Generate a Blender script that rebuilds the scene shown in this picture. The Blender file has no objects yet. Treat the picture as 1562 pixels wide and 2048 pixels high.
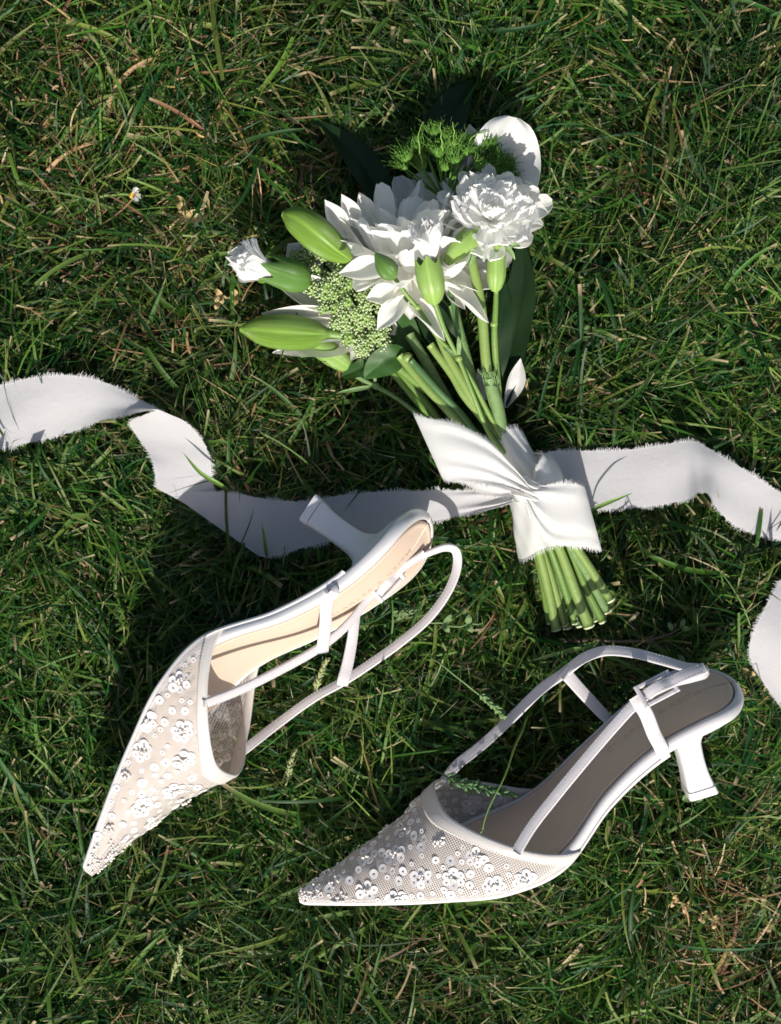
import bpy, math
import numpy as np
from mathutils import Matrix, Vector

rng = np.random.default_rng(7)
scn = bpy.context.scene
COL = scn.collection

# ------------------------------------------------------------------ camera, light, exposure
ZC = 0.90                      # camera height over the lawn
SPAN = 0.40                    # metres of lawn across the frame
FP = 1562 * ZC / SPAN
cam_d = bpy.data.cameras.new('camera')
cam = bpy.data.objects.new('camera', cam_d); COL.objects.link(cam)
cam_d.sensor_fit = 'HORIZONTAL'; cam_d.sensor_width = 24.0
cam_d.lens = 24.0 * ZC / SPAN
cam.location = (0, 0, ZC)
cam_d.clip_start = 0.01; cam_d.clip_end = 200
cam_d.dof.use_dof = True; cam_d.dof.focus_distance = ZC - 0.055; cam_d.dof.aperture_fstop = 5.0
scn.camera = cam

SUN_EL, SUN_AZ = 39.5, 178.0   # the sun stands low beyond the bottom edge of the picture
world = bpy.data.worlds.new('World'); scn.world = world
world.use_nodes = True
wn = world.node_tree.nodes; wl = world.node_tree.links
bg = wn['Background']; sky = wn.new('ShaderNodeTexSky')
sky.sky_type = 'NISHITA'; sky.sun_disc = False; sky.dust_density = 3.0; sky.ozone_density = 0.5
sky.sun_elevation = math.radians(SUN_EL); sky.sun_rotation = math.radians(SUN_AZ)
wl.new(sky.outputs[0], bg.inputs[0]); bg.inputs[1].default_value = 0.105
sun_d = bpy.data.lights.new('sun', 'SUN'); sun = bpy.data.objects.new('sun', sun_d); COL.objects.link(sun)
sun_d.energy = 5.0; sun_d.angle = math.radians(0.5); sun_d.color = (1.0, 0.955, 0.89)
el, az = math.radians(SUN_EL), math.radians(SUN_AZ)
sdir = Vector((math.sin(az) * math.cos(el), math.cos(az) * math.cos(el), math.sin(el)))
sun.rotation_euler = sdir.to_track_quat('Z', 'Y').to_euler()
sun.location = sdir * 3
scn.cycles.max_bounces = 14; scn.cycles.diffuse_bounces = 8
vs = scn.view_settings
vs.view_transform = 'Standard'; vs.look = 'None'; vs.exposure = 0.24; vs.gamma = 1.0; vs.use_curve_mapping = False

# ------------------------------------------------------------------ helpers
PM = {}                        # world matrices of everything built so far
def W(px, py, z):
    """a point of the scene seen at photo pixel (px, py), z millimetres over the soil"""
    d = (ZC - z / 1000.0) / FP
    return np.array([(px - 781) * d, (1024 - py) * d, z / 1000.0])
def WP(pts): return np.array([W(*p) for p in pts])
def tag(o, label=None, cat=None, group=None, kind=None):
    if label: o['label'] = label
    if cat: o['category'] = cat
    if group: o['group'] = group
    if kind: o['kind'] = kind
    return o
def link(o, parent, M):
    COL.objects.link(o); M = np.array(M, float)
    if parent is not None:
        o.parent = parent; L = np.linalg.inv(PM[parent.name]) @ M
    else: L = M
    o.matrix_basis = Matrix(L.tolist()); PM[o.name] = M
    return o
def thing(name, loc, label, cat, group=None, R=None):
    o = bpy.data.objects.new(name, None); o.empty_display_size = 0.02
    M = np.eye(4); M[:3, 3] = loc
    if R is not None: M[:3, :3] = R
    link(o, None, M); return tag(o, label, cat, group)
def make_mesh(name, v, f, mat, smooth=True, uv=None, col=None):
    v = np.asarray(v, np.float32); me = bpy.data.meshes.new(name)
    if isinstance(f, np.ndarray):
        n, k = f.shape
        me.vertices.add(len(v)); me.vertices.foreach_set('co', v.ravel())
        me.loops.add(n * k); me.loops.foreach_set('vertex_index', f.ravel().astype(np.int32))
        me.polygons.add(n); me.polygons.foreach_set('loop_start', np.arange(0, n * k, k, dtype=np.int32))
        me.polygons.foreach_set('loop_total', np.full(n, k, np.int32))
        me.update(calc_edges=True)
    else:
        me.from_pydata(v.tolist(), [], [list(map(int, q)) for q in f]); me.update()
    if smooth: me.polygons.foreach_set('use_smooth', np.ones(len(me.polygons), bool))
    if uv is not None or col is not None:
        li = np.empty(len(me.loops), np.int32); me.loops.foreach_get('vertex_index', li)
        if uv is not None:
            u = me.uv_layers.new(name='UVMap'); u.data.foreach_set('uv', np.asarray(uv, np.float32)[li].ravel())
        if col is not None:
            a = me.color_attributes.new('Col', 'FLOAT_COLOR', 'POINT')
            c = np.ones((len(v), 4), np.float32); c[:, :3] = col; a.data.foreach_set('color', c.ravel())
    me.materials.append(mat); return me
def obj(name, v, f, mat, parent=None, smooth=True, uv=None, col=None):
    """vertices are in world space; stored relative to the parent"""
    v = np.asarray(v, float); M = np.eye(4)
    if parent is not None:
        M = PM[parent.name]; v = (v - M[:3, 3]) @ M[:3, :3]
    return link(bpy.data.objects.new(name, make_mesh(name, v, f, mat, smooth, uv, col)), parent, M)
def inst(name, me, parent, M): return link(bpy.data.objects.new(name, me), parent, M)
def frame(x, n):
    x = np.array(x, float); x /= np.linalg.norm(x); n = np.array(n, float)
    n = n - (n @ x) * x
    if np.linalg.norm(n) < 1e-6: n = np.array([.31, .77, .52]); n -= (n @ x) * x
    n /= np.linalg.norm(n); return np.stack([x, np.cross(n, x), n], 1)
def zframe(n, rr):
    n = np.array(n, float); return frame(np.cross(n, rr.normal(size=3)), n)
def xform(loc, R, s=(1, 1, 1)):
    M = np.eye(4); M[:3, :3] = R * np.array(s)[None]; M[:3, 3] = loc; return M
def cat(P, n, per=None):
    """resample a Catmull-Rom curve through the rows of P, n points, parameter = row index"""
    P = np.asarray(P, float); m = len(P); t = np.linspace(0, m - 1, n)
    i = np.clip(t.astype(int), 0, m - 2); u = (t - i)[:, None]
    p1 = P[i]; p2 = P[i + 1]
    p0 = np.where((i > 0)[:, None], P[np.maximum(i - 1, 0)], 2 * p1 - p2)
    p3 = np.where((i < m - 2)[:, None], P[np.minimum(i + 2, m - 1)], 2 * p2 - p1)
    return .5 * ((2 * p1) + (p2 - p0) * u + (2 * p0 - 5 * p1 + 4 * p2 - p3) * u**2 + (3 * p1 - p0 - 3 * p2 + p3) * u**3)
def catc(P, n):
    """smooth curve through the rows of P at even arc steps (centripetal knots, no overshoot)"""
    P = np.asarray(P, float); d = np.sqrt(np.linalg.norm(np.diff(P[:, :3], axis=0), axis=1)) + 1e-9; k = np.r_[0, np.cumsum(d)]
    m = np.empty_like(P); m[1:-1] = ((P[1:-1] - P[:-2])/d[:-1, None] - (P[2:] - P[:-2])/(d[:-1] + d[1:])[:, None] + (P[2:] - P[1:-1])/d[1:, None])
    m[0] = (P[1] - P[0])/d[0]; m[-1] = (P[-1] - P[-2])/d[-1]
    def ev(t):
        i = np.clip(np.searchsorted(k, t, side='right') - 1, 0, len(P) - 2); h = d[i][:, None]; u = ((t - k[i])/d[i])[:, None]
        return (2*u**3 - 3*u**2 + 1)*P[i] + (u**3 - 2*u**2 + u)*h*m[i] + (-2*u**3 + 3*u**2)*P[i+1] + (u**3 - u**2)*h*m[i+1]
    t = np.linspace(0, k[-1], 12*n); Q = ev(t); L = np.r_[0, np.cumsum(np.linalg.norm(np.diff(Q[:, :3], axis=0), axis=1))]
    return ev(np.interp(np.linspace(0, L[-1], n), L, t))
def grid_faces(a, b, wrap=False):
    i, j = np.meshgrid(np.arange(a - 1), np.arange(b if wrap else b - 1), indexing='ij'); i = i.ravel(); j = j.ravel()
    j2 = (j + 1) % b
    return np.stack([i * b + j, (i + 1) * b + j, (i + 1) * b + j2, i * b + j2], 1)
def tangents(C):
    T = np.gradient(C, axis=0); return T / (np.linalg.norm(T, axis=1)[:, None] + 1e-12)
def tube_geo(C, r, k=10, ridge=0.0, nr=6, flat=1.0):
    """round stem along C with radius r(i); closed ends"""
    C = np.asarray(C, float); n = len(C); T = tangents(C); r = np.broadcast_to(r, (n,))
    N = np.empty((n, 3)); v = np.array([.2, .1, 1.0]); 
    for i in range(n):
        v = v - (v @ T[i]) * T[i]; v /= np.linalg.norm(v); N[i] = v
    B = np.cross(T, N); a = np.linspace(0, 2 * np.pi, k, endpoint=False)
    rr = r[:, None] * (1 + ridge * np.cos(nr * a))[None]
    V = C[:, None] + rr[..., None] * (np.cos(a)[None, :, None] * N[:, None] * flat + np.sin(a)[None, :, None] * B[:, None])
    F = grid_faces(n, k, True).tolist(); V = V.reshape(-1, 3)
    F.append(list(range(k))[::-1]); F.append(list(range((n - 1) * k, n * k)))
    return V, F
def ctrl_r(r, n): return np.interp(np.linspace(0, 1, n), np.linspace(0, 1, len(r)), r)
def merge(parts):
    V = []; F = []; o = 0
    for v, f in parts:
        V.append(np.asarray(v)); F += [[int(q) + o for q in g] for g in (f.tolist() if isinstance(f, np.ndarray) else f)]; o += len(v)
    return np.vstack(V), F
def strap_geo(C, N, w, t):
    """flat strap: path C, outward normals N, width w, thickness t"""
    T = tangents(C); n = len(C); N = N - (N * T).sum(1)[:, None] * T; N /= np.linalg.norm(N, axis=1)[:, None]
    B = np.cross(N, T); w = np.broadcast_to(w, (n,))[:, None]
    sec = [(-.5, 0), (-.47, .42), (-.40, .56), (0, .62), (.40, .56), (.47, .42), (.5, 0), (.45, -.5), (-.45, -.5)]
    V = np.stack([C + B * w * a + N * t * b for a, b in sec], 1).reshape(-1, 3); k = len(sec)
    F = grid_faces(n, k, True).tolist(); F.append(list(range(k))[::-1]); F.append(list(range((n - 1) * k, n * k)))
    return V, F

# ------------------------------------------------------------------ materials
def mat(name, base=(.8, .8, .8), rough=.5, spec=.5, sheen=0, coat=0, metal=0, trans=0, tcol=None, noise=0, nscale=60,
        bump=0, bscale=900, wave=None, col=False, dark=None, sss=0, stretch=None):
    m = bpy.data.materials.new(name); m.use_nodes = True; n = m.node_tree.nodes; l = m.node_tree.links
    p = n['Principled BSDF']; out = n['Material Output']
    p.inputs['Roughness'].default_value = rough; p.inputs['Specular IOR Level'].default_value = spec
    p.inputs['Metallic'].default_value = metal; p.inputs['Sheen Weight'].default_value = sheen
    p.inputs['Coat Weight'].default_value = coat; p.inputs['Coat Roughness'].default_value = .25
    p.inputs['Subsurface Weight'].default_value = sss
    if sss: p.inputs['Subsurface Radius'].default_value = (.004, .003, .002); p.inputs['Subsurface Scale'].default_value = 1.0
    tc = n.new('ShaderNodeTexCoord'); src = tc.outputs['Object']
    if stretch:
        mp = n.new('ShaderNodeMapping'); mp.inputs['Scale'].default_value = stretch; l.new(tc.outputs['UV'], mp.inputs[0]); src = mp.outputs[0]
    if col:
        a = n.new('ShaderNodeVertexColor'); a.layer_name = 'Col'; c = a.outputs[0]
    else:
        a = n.new('ShaderNodeRGB'); a.outputs[0].default_value = (*base, 1); c = a.outputs[0]
    if noise:
        t = n.new('ShaderNodeTexNoise'); t.inputs['Scale'].default_value = nscale; t.inputs['Detail'].default_value = 4; l.new(src, t.inputs[0])
        mx = n.new('ShaderNodeMix'); mx.data_type = 'RGBA'; mx.blend_type = 'MIX'
        d = dark or tuple(x * .6 for x in base)
        rp = n.new('ShaderNodeMapRange'); rp.inputs[1].default_value = .38; rp.inputs[2].default_value = .66; rp.inputs[4].default_value = noise
        l.new(t.outputs[0], rp.inputs[0]); l.new(rp.outputs[0], mx.inputs[0]); l.new(c, mx.inputs[6])
        if col:
            g = n.new('ShaderNodeMix'); g.data_type = 'RGBA'; g.blend_type = 'MULTIPLY'; g.inputs[0].default_value = 1; l.new(c, g.inputs[6]); g.inputs[7].default_value = (.6, .6, .6, 1); l.new(g.outputs[2], mx.inputs[7])
        else: mx.inputs[7].default_value = (*d, 1)
        c = mx.outputs[2]
    l.new(c, p.inputs['Base Color'])
    if bump:
        if wave == 'weave':
            w1 = n.new('ShaderNodeTexNoise'); w1.inputs['Scale'].default_value = bscale; w1.inputs['Detail'].default_value = 3; l.new(src, w1.inputs[0])
            w2 = n.new('ShaderNodeTexNoise'); w2.inputs['Scale'].default_value = 170; w2.inputs['Detail'].default_value = 5; w2.inputs['Distortion'].default_value = .6; l.new(src, w2.inputs[0])
            ad = n.new('ShaderNodeMath'); ad.operation = 'MULTIPLY_ADD'; ad.inputs[1].default_value = 1.6; l.new(w2.outputs[0], ad.inputs[0]); l.new(w1.outputs[0], ad.inputs[2]); h = ad.outputs[0]
        elif wave == 'stripe':
            w1 = n.new('ShaderNodeTexWave'); w1.inputs['Scale'].default_value = bscale; w1.inputs['Distortion'].default_value = 1.5; w1.bands_direction = 'Y'; l.new(src, w1.inputs[0]); h = w1.outputs[1]
        else:
            w1 = n.new('ShaderNodeTexNoise'); w1.inputs['Scale'].default_value = bscale; w1.inputs['Detail'].default_value = 5; l.new(src, w1.inputs[0]); h = w1.outputs[0]
        b = n.new('ShaderNodeBump'); b.inputs['Strength'].default_value = bump; b.inputs['Distance'].default_value = .0006; l.new(h, b.inputs['Height']); l.new(b.outputs[0], p.inputs['Normal'])
    if trans:
        tr = n.new('ShaderNodeBsdfTranslucent'); 
        if tcol: tr.inputs[0].default_value = (*tcol, 1)
        else: l.new(c, tr.inputs[0])
        ms = n.new('ShaderNodeMixShader'); ms.inputs[0].default_value = trans; l.new(p.outputs[0], ms.inputs[1]); l.new(tr.outputs[0], ms.inputs[2]); l.new(ms.outputs[0], out.inputs[0])
    return m
M_soil = mat('soil', (.035, .026, .016), .95, .1, noise=.9, nscale=90, dark=(.015, .02, .008), bump=1, bscale=300)
M_grass = mat('grass_blade', rough=.5, spec=.28, col=True, trans=.30, noise=.4, nscale=500)
M_straw = mat('straw', rough=.7, spec=.25, col=True, noise=.4, nscale=900)
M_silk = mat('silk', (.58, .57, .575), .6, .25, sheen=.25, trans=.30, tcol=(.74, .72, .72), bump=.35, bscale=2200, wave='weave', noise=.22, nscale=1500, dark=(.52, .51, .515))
M_bow = mat('bow_silk_sunlit', (.80, .795, .785), .6, .25, sheen=.2, trans=.42, tcol=(.9, .88, .82), bump=.35, bscale=2200, wave='weave', noise=.15, nscale=1500, dark=(.74, .73, .70))  # same silk as the tails, paler: sun on the bow painted into the colour
M_thread = mat('thread', (.74, .73, .72), .7, .2, trans=.35)
M_satin = mat('white_satin', (.52, .495, .50), .42, .45, sheen=.25, bump=.25, bscale=2600, wave='weave')
M_trim = mat('cream_satin', (.55, .52, .48), .36, .5, sheen=.2, bump=.25, bscale=2600, wave='weave')
M_leather = mat('pearl_leather', (.58, .565, .555), .30, .55, coat=.25, bump=.12, bscale=500)
M_heel = mat('heel_leather', (.64, .62, .625), .42, .45, bump=.15, bscale=700)
M_pearl = mat('pearl_band', (.60, .59, .58), .30, .6, metal=.15, coat=.2, bump=.1, bscale=500)
M_insole = mat('insole_suede', (.55, .43, .335), .58, .3, noise=.12, nscale=120, dark=(.50, .385, .295), bump=.15, bscale=1500)
M_emboss = mat('embossed_lettering', (.49, .375, .285), .6, .25)
M_buckle = mat('covered_buckle', (.54, .515, .525), .36, .5, coat=.2)
M_sequin = mat('sequin', (.82, .81, .805), .34, .4, coat=.12, trans=.32, tcol=(.86, .85, .84))
M_bead = mat('bead', (.86, .83, .79), .28, .5, coat=.25, trans=.2, tcol=(.95, .92, .88))
M_petal = mat('white_petal', (.94, .935, .91), .6, .2, trans=.50, tcol=(.97, .965, .92), bump=.3, bscale=26, wave='stripe', stretch=(1, 1, 1))
M_lily = mat('lily_petal', (.93, .92, .89), .55, .22, trans=.44, tcol=(.90, .89, .78), bump=.2, bscale=20, wave='stripe', stretch=(1, 1, 1))
M_carn = mat('carnation_petal', (.94, .935, .915), .6, .2, trans=.48, tcol=(.98, .975, .94), bump=.2, bscale=18, wave='stripe', stretch=(1, 1, 1))
M_bud = mat('lily_bud_skin', (.19, .32, .04), .42, .4, sss=.06, bump=.5, bscale=12, wave='stripe', stretch=(.35, 5, 1), noise=.75, nscale=5, dark=(.09, .20, .022))
M_calyx = mat('calyx_skin', (.22, .34, .08), .45, .4, sss=.08, noise=.4, nscale=120, dark=(.25, .45, .08), bump=.4, bscale=22, wave='stripe', stretch=(1, 1, 1))
M_dcalyx = mat('dark_calyx_skin', (.085, .18, .03), .42, .4, noise=.5, nscale=120, dark=(.07, .17, .03), bump=.4, bscale=22, wave='stripe', stretch=(1, 1, 1))
M_stemL = mat('light_stem', (.20, .29, .075), .40, .45, sss=.06, noise=.45, nscale=80, dark=(.14, .23, .05), bump=.25, bscale=500)
M_stemM = mat('green_stem', (.14, .23, .05), .45, .4, noise=.5, nscale=90, dark=(.12, .24, .04), bump=.3, bscale=700)
M_stemG = mat('grey_green_stem', (.17, .27, .10), .6, .3, noise=.6, nscale=300, dark=(.10, .18, .06), bump=.7, bscale=1200)
M_stemD = mat('dark_stem', (.07, .15, .05), .45, .4, noise=.5, nscale=120, dark=(.04, .10, .03))
M_cut = mat('cut_stem', (.62, .66, .40), .8, .15, bump=.6, bscale=1500)
M_leafD = mat('dark_leaf_shaded', (.010, .030, .008), .55, .25, trans=.04, noise=.35, nscale=60, dark=(.006, .020, .006), bump=.2, bscale=400)  # naturally dark leaf, base lowered further to paint in the bouquet's shade
M_leafM = mat('green_leaf', (.032, .090, .016), .5, .3, trans=.12, noise=.4, nscale=80, dark=(.02, .06, .012), bump=.2, bscale=400)
M_floret = mat('floret', (.56, .64, .38), .7, .2, trans=.2, noise=.5, nscale=700, dark=(.36, .50, .17))
M_umbel = mat('umbellet_green', (.22, .36, .07), .6, .3, trans=.2, noise=.5, nscale=400, dark=(.17, .34, .05))
M_umbelD = mat('bud_umbel_green', (.11, .25, .035), .6, .3, trans=.2, noise=.5, nscale=400, dark=(.07, .17, .025))
M_daisyY = mat('daisy_yellow', (.65, .42, .05), .8, .2)
M_dry = mat('dry_leaf', (.52, .40, .20), .75, .2, trans=.15, noise=.6, nscale=150, dark=(.30, .20, .08), bump=.6, bscale=600)
M_twig = mat('twig', (.13, .095, .07), .85, .15, noise=.6, nscale=300, bump=.6, bscale=900)
M_stone = mat('pebble', (.34, .28, .21), .8, .25, noise=.6, nscale=200, bump=.5, bscale=700)
M_seed = mat('pale_seed', (.30, .34, .15), .75, .2, noise=.5, nscale=300)
M_weed = mat('weed_leaf', (.16, .25, .10), .6, .25, trans=.2, noise=.5, nscale=300)

# net of the shoe uppers: hexagonal holes in a tulle sheet
def net_material():
    m = bpy.data.materials.new('tulle_net'); m.use_nodes = True; n = m.node_tree.nodes; l = m.node_tree.links
    p = n['Principled BSDF']; out = n['Material Output']
    p.inputs['Base Color'].default_value = (.64, .58, .53, 1); p.inputs['Roughness'].default_value = .6; p.inputs['Sheen Weight'].default_value = .3
    tc = n.new('ShaderNodeTexCoord')
    # centres of a hexagonal lattice = two interleaved rectangular lattices; hole where either is near
    def lattice(ox, oy):
        rt = n.new('ShaderNodeVectorRotate'); rt.rotation_type = 'Z_AXIS'; rt.inputs['Angle'].default_value = .35; l.new(tc.outputs['UV'], rt.inputs['Vector'])
        mp = n.new('ShaderNodeVectorMath'); mp.operation = 'ADD'; mp.inputs[1].default_value = (ox, oy, 0); l.new(rt.outputs[0], mp.inputs[0])
        mo = n.new('ShaderNodeVectorMath'); mo.operation = 'WRAP'; mo.inputs[1].default_value = (CX / 2, CY / 2, 1); mo.inputs[2].default_value = (-CX / 2, -CY / 2, -1); l.new(mp.outputs[0], mo.inputs[0])
        ln = n.new('ShaderNodeVectorMath'); ln.operation = 'LENGTH'; l.new(mo.outputs[0], ln.inputs[0]); return ln.outputs['Value']
    CX, CY = 1.1, 1.905
    a = lattice(0, 0); b = lattice(CX / 2, CY / 2)
    mn = n.new('ShaderNodeMath'); mn.operation = 'MINIMUM'; l.new(a, mn.inputs[0]); l.new(b, mn.inputs[1])
    th = n.new('ShaderNodeMapRange'); th.inputs[1].default_value = .37; th.inputs[2].default_value = .52; th.inputs[3].default_value = .24; th.inputs[4].default_value = 1.0; l.new(mn.outputs[0], th.inputs[0])
    l.new(th.outputs[0], p.inputs['Alpha'])
    return m
M_net = net_material()

# ------------------------------------------------------------------ setting: soil of the lawn
def lawn_ground():
    k = 61; g = np.linspace(-1, 1, k); g = np.sign(g) * np.abs(g) ** 3 * 30
    X, Y = np.meshgrid(g, g, indexing='ij'); Z = np.where(np.hypot(X, Y) < 1.5, .0012 * np.sin(X * 37) * np.cos(Y * 29), -.001)
    return obj('ground', np.stack([X, Y, Z], -1).reshape(-1, 3), grid_faces(k, k), M_soil)
tag(lawn_ground(), 'dark soil of the lawn under the grass', 'ground', kind='structure')

# ------------------------------------------------------------------ shoes
SL = 233.618
XK = np.array([0, .12, .28, .42, .54, .66, .78, .89, 1.0])
S_HW = np.array([2.2877, 12.1788, 24.9073, 34.593, 31.9971, 25.6897, 25.4511, 28.1802, 23.3262])
S_Z = np.array([6.7781, 4.5003, 2.9809, 4.1891, 9.4428, 29.4209, 44.6997, 52.3441, 51.6564])
S_C = np.array([-2.3736, -.9521, .8055, 2.5296, 4.7629, 3.2975, 1.4073, -.1803, -1.2232])
S_T = 7.6
HK = np.array([0, .08, .16, .24, .32, .40, .5]); HV = np.array([5.442, 10.993, 18.415, 26.351, 38.105, 45.794, 51.63])
TK = np.linspace(0, np.pi, 7); TV = np.array([.575, .429, .348, .331, .350, .413, .564])
def herm(xk, yk, x):
    x = np.asarray(x, float); m = np.gradient(yk, xk); i = np.clip(np.searchsorted(xk, x) - 1, 0, len(xk) - 2)
    h = xk[i + 1] - xk[i]; t = (x - xk[i]) / h
    return (2*t**3 - 3*t**2 + 1)*yk[i] + (t**3 - 2*t**2 + t)*h*m[i] + (-2*t**3 + 3*t**2)*yk[i + 1] + (t**3 - t**2)*h*m[i + 1]
def half_w(s):
    w = herm(XK, S_HW, s); e = np.clip((s - .90) / .10, 0, 1); w = w * np.sqrt(np.clip(1 - e**2.6, 0, 1))
    e = np.clip(1 - s / .018, 0, 1); return w * np.sqrt(np.clip(1 - e**2.2, 0, 1)) + 1e-4
def sole_z(s): return herm(XK, S_Z, s)
def top_s(th): return herm(TK, TV, th)
def hex_smooth(a): return a

class Shoe:
    def __init__(self, name_label, R, t, sgn):
        self.R = np.array(R); self.t = np.array(t) / 1000; self.sgn = sgn
        self.root = thing('slingback_shoe', self.t, name_label, 'shoe', 'pair of white slingback shoes', self.R)
    def w(self, P): return (np.asarray(P, float) / 1000) @ self.R.T + self.t         # local mm -> world m
    def out(self, name, P, F, m, parent=None, smooth=True, **k): return obj(name, self.w(P), F, m, parent or self.root, smooth, **k)
    def vamp(self, s, th, off=0):
        sg = self.sgn
        def f(s, th):
            h = herm(HK, HV, s); z = sole_z(s); w = half_w(s); c = herm(XK, S_C, s) * sg
            co, si = np.cos(th), np.sin(th)
            y = c + sg * (w + .4) * np.sign(co) * np.abs(co)**.72 - sg * 4.909 * np.abs(si) * np.clip(s / .12, 0, 1)
            return np.stack([s * SL, y, z + 1.5 + (h - 1.5) * np.abs(si)**1.0], -1)
        P = f(s, th)
        if np.any(off):
            e = 2e-3; a = f(s + e, th) - f(np.maximum(s - e, 1e-4), th); b = f(s, np.clip(th + e, 0, np.pi)) - f(s, np.clip(th - e, 0, np.pi))
            N = -np.cross(a, b) * sg; N /= np.linalg.norm(N, axis=-1)[..., None] + 1e-12
            P = P + N * (off if np.isscalar(off) else off[..., None])
        return P
    def vnormal(self, s, th): 
        N = self.vamp(s, th, 1.0) - self.vamp(s, th); return N / (np.linalg.norm(N, axis=-1)[..., None] + 1e-12)

def taper(s): t = np.clip((s - .42) / .14, 0, 1); return .28 + .72 * t * t * (3 - 2 * t)
def loft_outline(sg, rows, s0=0., s1=1., n=110):
    """rows: list of (inset, z offset over the sole line); ring of inset outlines, +y side then -y side"""
    u = np.linspace(0, 1, n); prof = 1 - (1 - u)**1.8 if s1 > .9 else u; V = []
    def w_in(s, d):
        end = 1 - d / SL; w = herm(XK, S_HW, s) - d; e = np.clip((s - .90) / (end - .90), 0, 1); w = w * np.sqrt(np.clip(1 - e**2.6, 0, 1))
        f = np.clip(1 - s / .018, 0, 1); return np.maximum(w * np.sqrt(np.clip(1 - f**2.2, 0, 1)), 0)
    for q in (1, -1):
        for k, (d, dz) in enumerate(rows if q == 1 else rows[::-1]):
            dx = min(d, 25); s = s0 + (min(s1, 1 - dx / SL) - s0) * prof; w = w_in(s, d) if d < 25 else np.zeros(n)
            V.append(np.stack([s * SL, herm(XK, S_C, s) * sg + q * (w + .01), sole_z(s) + np.where(dz > 1.9, 1.9 + (dz - 1.9) * taper(s), dz)], 1))
    V = np.stack(V, 1); k = V.shape[1]
    F = grid_faces(n, k, True).tolist(); F.append(list(range(k))[::-1]); F.append(list(range((n - 1) * k, n * k)))
    return V.reshape(-1, 3), F

seq_me = {}
def annulus(ro, ri, cup, k=14):
    a = np.linspace(0, 2*np.pi, k, endpoint=False); V = []
    for r, z in ((ri, .14), (ri, 0), ((ri + ro) / 2, cup * .35), (ro, cup), (ro, cup + .12), ((ri + ro) / 2, cup * .35 + .16)):
        V.append(np.stack([np.cos(a) * r, np.sin(a) * r, np.full(k, z)], 1))
    V = np.stack(V, 0); F = grid_faces(6, k, True).tolist(); F += [[5*k + i, i, (i + 1) % k, 5*k + (i + 1) % k] for i in range(k)]
    F = [f[::-1] for f in F]
    return V.reshape(-1, 3) / 1000, F
for i, (ro, ri, cup) in enumerate(((2.2, .64, .12), (1.9, .56, .10), (1.25, .44, .05))):
    seq_me[i] = make_mesh('sequin', *annulus(ro, ri, cup), M_sequin, False)
def ball(r, n1=5, n2=8):
    th = np.linspace(0, np.pi, n1 + 2)[1:-1]; ph = np.linspace(0, 2*np.pi, n2, endpoint=False)
    V = [(0, 0, r)] + [(r*np.sin(t)*np.cos(p), r*np.sin(t)*np.sin(p), r*np.cos(t)) for t in th for p in ph] + [(0, 0, -r)]
    F = [[0, 1 + i, 1 + (i + 1) % n2] for i in range(n2)]
    for k in range(n1 - 1): F += [[1 + k*n2 + i, 1 + (k+1)*n2 + i, 1 + (k+1)*n2 + (i+1) % n2, 1 + k*n2 + (i+1) % n2] for i in range(n2)]
    e = len(V) - 1; F += [[e, 1 + (n1-1)*n2 + (i+1) % n2, 1 + (n1-1)*n2 + i] for i in range(n2)]
    return np.array(V, float), F

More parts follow.
